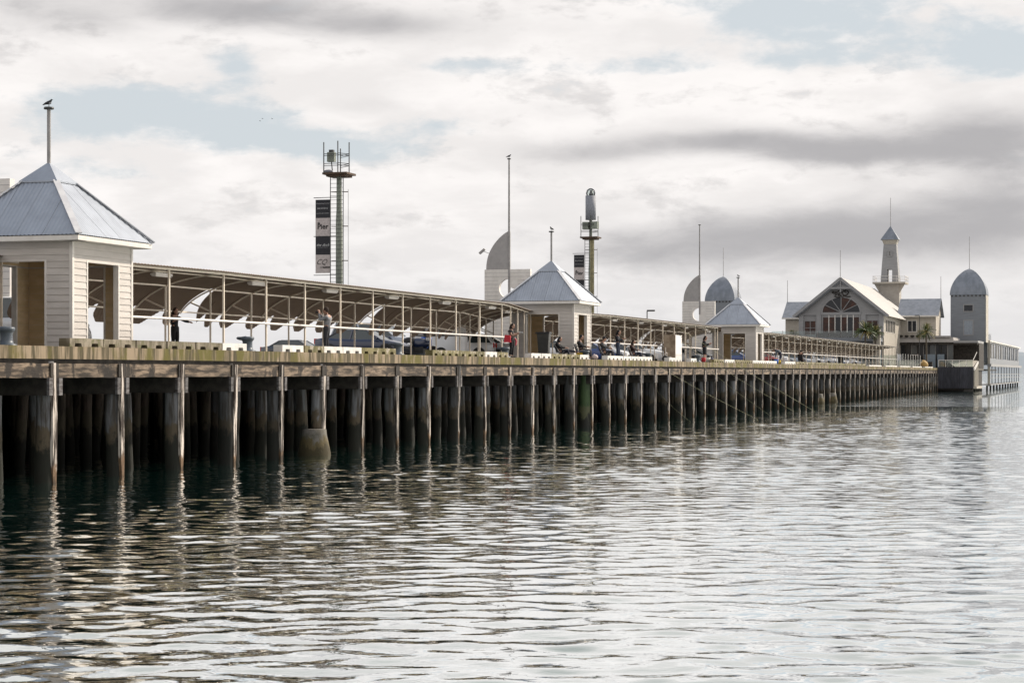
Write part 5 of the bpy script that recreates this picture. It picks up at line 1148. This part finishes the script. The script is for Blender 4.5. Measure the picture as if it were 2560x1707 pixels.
A5s = SX(2006, 1.3); chair('folding chair of the far seated figure', A5s, 1.4, -.2); person('far seated figure in black before the white sedans', 'sit', A5s, 1.4, -.2, 1.1, (.015, .015, .02), (.02, .02, .03), (.012, .012, .012))
def bucket(label, s, t, m_, r=.15, h=.3):
    o = thing('bucket', label, 'bucket', s, t, DECK); MB().lathe([(0, 0), (r * .8, 0), (r, h), (r * .93, h), (r * .74, .02), (0, .02)], 16).build('pail', m_, o); MB().tube([(0, r * cos(a), h + r * .9 * sin(a)) for a in [i * pi / 8 for i in range(9)]], .008, 5).build('handle', m_rail, o)
bucket('red bucket at the feet of the standing angler', SX(1759, .6), .6, simple('red plastic', (.5, .02, .03)), .17, .34)
bucket('white bucket right of the red bucket', SX(1770, .6), .6, simple('white plastic', (.7, .68, .62)), .18, .36)
bucket('blue bucket left of the yellow one by the bending man', SX(1941, .6), .6, simple('blue plastic', (.02, .13, .5)), .19, .4)
bucket('yellow bucket by the bending man', SX(1947, .6), .6, simple('yellow bucket plastic', (.62, .42, .02)), .19, .34)
for (x, t_, c_, lb, r_) in ((1487, .6, (.6, .5, .48), 'small pale plastic bag right of the tackle box bollard', .16), (1664, .7, (.02, .02, .02), 'black bag left of the white kerb block by the cabinet', .2), (1676, .8, (.6, .6, .6), 'white tub beside the black bag', .16), (1778, .9, (.02, .03, .09), 'dark blue drum bag right of the buckets', .2)):
    b = MB(); b.ball((0, 0, r_ * .9), (r_, r_ * 1.2, r_ * .95), 12, 8); b.ball((.02, .04, r_ * 1.8), (r_ * .3, r_ * .3, r_ * .25), 8, 6); o = solo('carry_bag', b, simple('bag cloth', c_), lb, 'bag', SX(x, t_), t_)
# pram or trolley by the seated woman
tro = thing('trolley', 'light metal trolley right of the seated woman', 'trolley', SX(1642, 2.0), 1.7, DECK)
for (a_, b_) in (((0, -.3, .1), (0, -.3, .95)), ((0, .3, .1), (0, .5, .95)), ((0, -.3, .5), (0, .4, .5)), ((0, -.3, .12), (0, .35, .12)), ((.4, -.3, .1), (.4, -.3, .6)), ((.4, .3, .1), (.4, .4, .6)), ((0, -.3, .6), (.4, -.3, .6))): MB().bar(a_, b_, .03).build('tube', m_rail, tro)
for y in (-.3, .35): MB().tube([(-.03, y, .1), (.03, y, .1)], .1, 12).build('wheel', m_tyre, tro)

# fishing rods and taut lines running down to the water
m_line = simple('pale fishing line', (.60, .58, .36)); m_rod = simple('dark rod', (.03, .03, .03)); m_rody = simple('yellow rod', (.5, .45, .12))  # line colour kept bright and pale to carry the glare
def unproj(x, y, depth): return Vector(((x - 1280) / 4978 * depth, depth, 3.0 + (931 - y) / 4978 * depth))
def onwater(x, y): return unproj(x, y, 3.0 * 4978 / (y - 931))
def world(name, mb, m_, label, cat, group=None): 
    o = mb.build(name, m_); return tag(o, label, cat, group)
def rodline(tip, wat, butt, label, rod=True, r=.010):
    rp = SX(tip[0], -.2); D = D0 + .0; dep = rp * cos(TH) + D * sin(TH); T = unproj(tip[0], tip[1], dep); Wt = onwater(*wat)
    T2 = T.lerp(Wt, .5) - Vector((0, 0, .10)); world('fishing_line', MB().tube([T, T2, Wt], r * .6, 5), m_line, 'taut fishing line ' + label, 'fishing line', 'fishing lines running into the water')
    if butt:
        Bp = P(SX(butt[0], butt[2]), butt[2], DECK + butt[1]); o = world('fishing_rod', MB().tube([Bp, Bp.lerp(T, .3), T], [.018, .013, .008], 6), m_rody if 'yellow' in label else m_rod, 'fishing rod ' + label, 'fishing rod', 'fishing rods')
rodline((1679, 809), (2038, 1029), None, 'highest one, crossing before the standing angler', r=.009)
rodline((1705, 856), (1984, 1028), None, 'starting right of the mottled cabinet', r=.007)
rodline((1612, 897), (1895, 1049), None, 'starting at the kerb blocks below the seated woman', r=.008)
rodline((1743, 902), (1933, 1044), None, 'starting under the red bucket', r=.007)
rodline((1640, 975), (1728, 1056), None, 'short faint one before the pier piles', r=.005)
def rod(x0, t0, z0, x1, t1, z1, lb):
    a_, b_ = P(SX(x0, t0), t0, DECK + z0), P(SX(x1, t1), t1, DECK + z1); world('fishing_rod', MB().tube([a_, a_.lerp(b_, .4), b_], [.02, .014, .008], 6), m_rod, lb, 'fishing rod', 'fishing rods')
rod(1432, 1.2, .62, 1482, -.5, 1.0, 'dark fishing rod held by the hooded angler')
rod(1745, 1.2, .5, 1672, -.6, 2.35, 'fishing rod leaning up from the red bucket')
rod(1660, .8, .1, 1640, 1.4, 1.6, 'fishing rod propped left of the mottled cabinet')

# ------------------------------------------------------------------ birds
m_bird = simple('dark gull feathers', (.04, .04, .045)); m_bw = simple('pale gull breast', (.35, .35, .36))
def gull(label, s, t, z, rz, k=1.0):
    g_ = thing('gull', label, 'bird', s, t, z, rz, 'gulls'); k *= .62; g_.scale = (k,) * 3
    b = MB(); b.tube([(-.30, 0, .12), (-.2, 0, .15), (-.05, 0, .19), (.07, 0, .24), (.12, 0, .30), (.15, 0, .335), (.19, 0, .335)], [.008, .035, .085, .075, .045, .04, .012], 12); b.build('body', m_bird, g_)
    MB().ball((.05, 0, .19), (.09, .07, .07)).build('breast', m_bw, g_)
    for y in (-1, 1): MB().tube([(.05, y * .06, .22), (-.12, y * .07, .18), (-.33, y * .03, .10)], [.03, .045, .008], 8).build('wing', m_bird, g_); MB().tube([(0, y * .03, 0), (.01, y * .03, .13)], .008, 5).build('leg', m_dark, g_)
    MB().tube([(.18, 0, .335), (.235, 0, .325)], [.012, .004], 6).build('beak', m_dark, g_)
gull('gull perched on the pole of the left pavilion', PS[0], 4.05, DECK + 7.5, RIGHT, 1.05); gull('gull on top of the tall mast behind the middle pavilion', 119.3, 9.13, 16.43, RIGHT, 1.05)
gull('gull facing the viewer on the pole of the middle pavilion', PS[1], 4.05, DECK + 7.5, pi * .9, 1.1); gull('gull on the pole of the third pavilion', PS[2], 4.05, DECK + 7.5, pi * .8, 1.0)
for (x, y, lb) in ((650, 303, 'lowest of three tiny distant birds in the sky'), (656, 297, 'upper left of three tiny distant birds in the sky'), (680, 297, 'rightmost of three tiny distant birds in the sky')):
    o = world('flying_bird', MB().tube([(-.25, 0, 0), (.28, 0, 0)], [.03, .06], 6).add([(-.1, 0, .02), (.12, 0, .02), (-.05, .62, .16), (-.1, 0, .02), (.12, 0, .02), (-.05, -.62, .16), (0, 0, .05)], [(0, 1, 2), (0, 2, 6), (3, 5, 4), (3, 6, 5), (1, 6, 2), (4, 5, 6)]), m_bird, lb, 'bird', 'distant birds'); o.location = unproj(x, y, 260); o.scale = (.45,) * 3
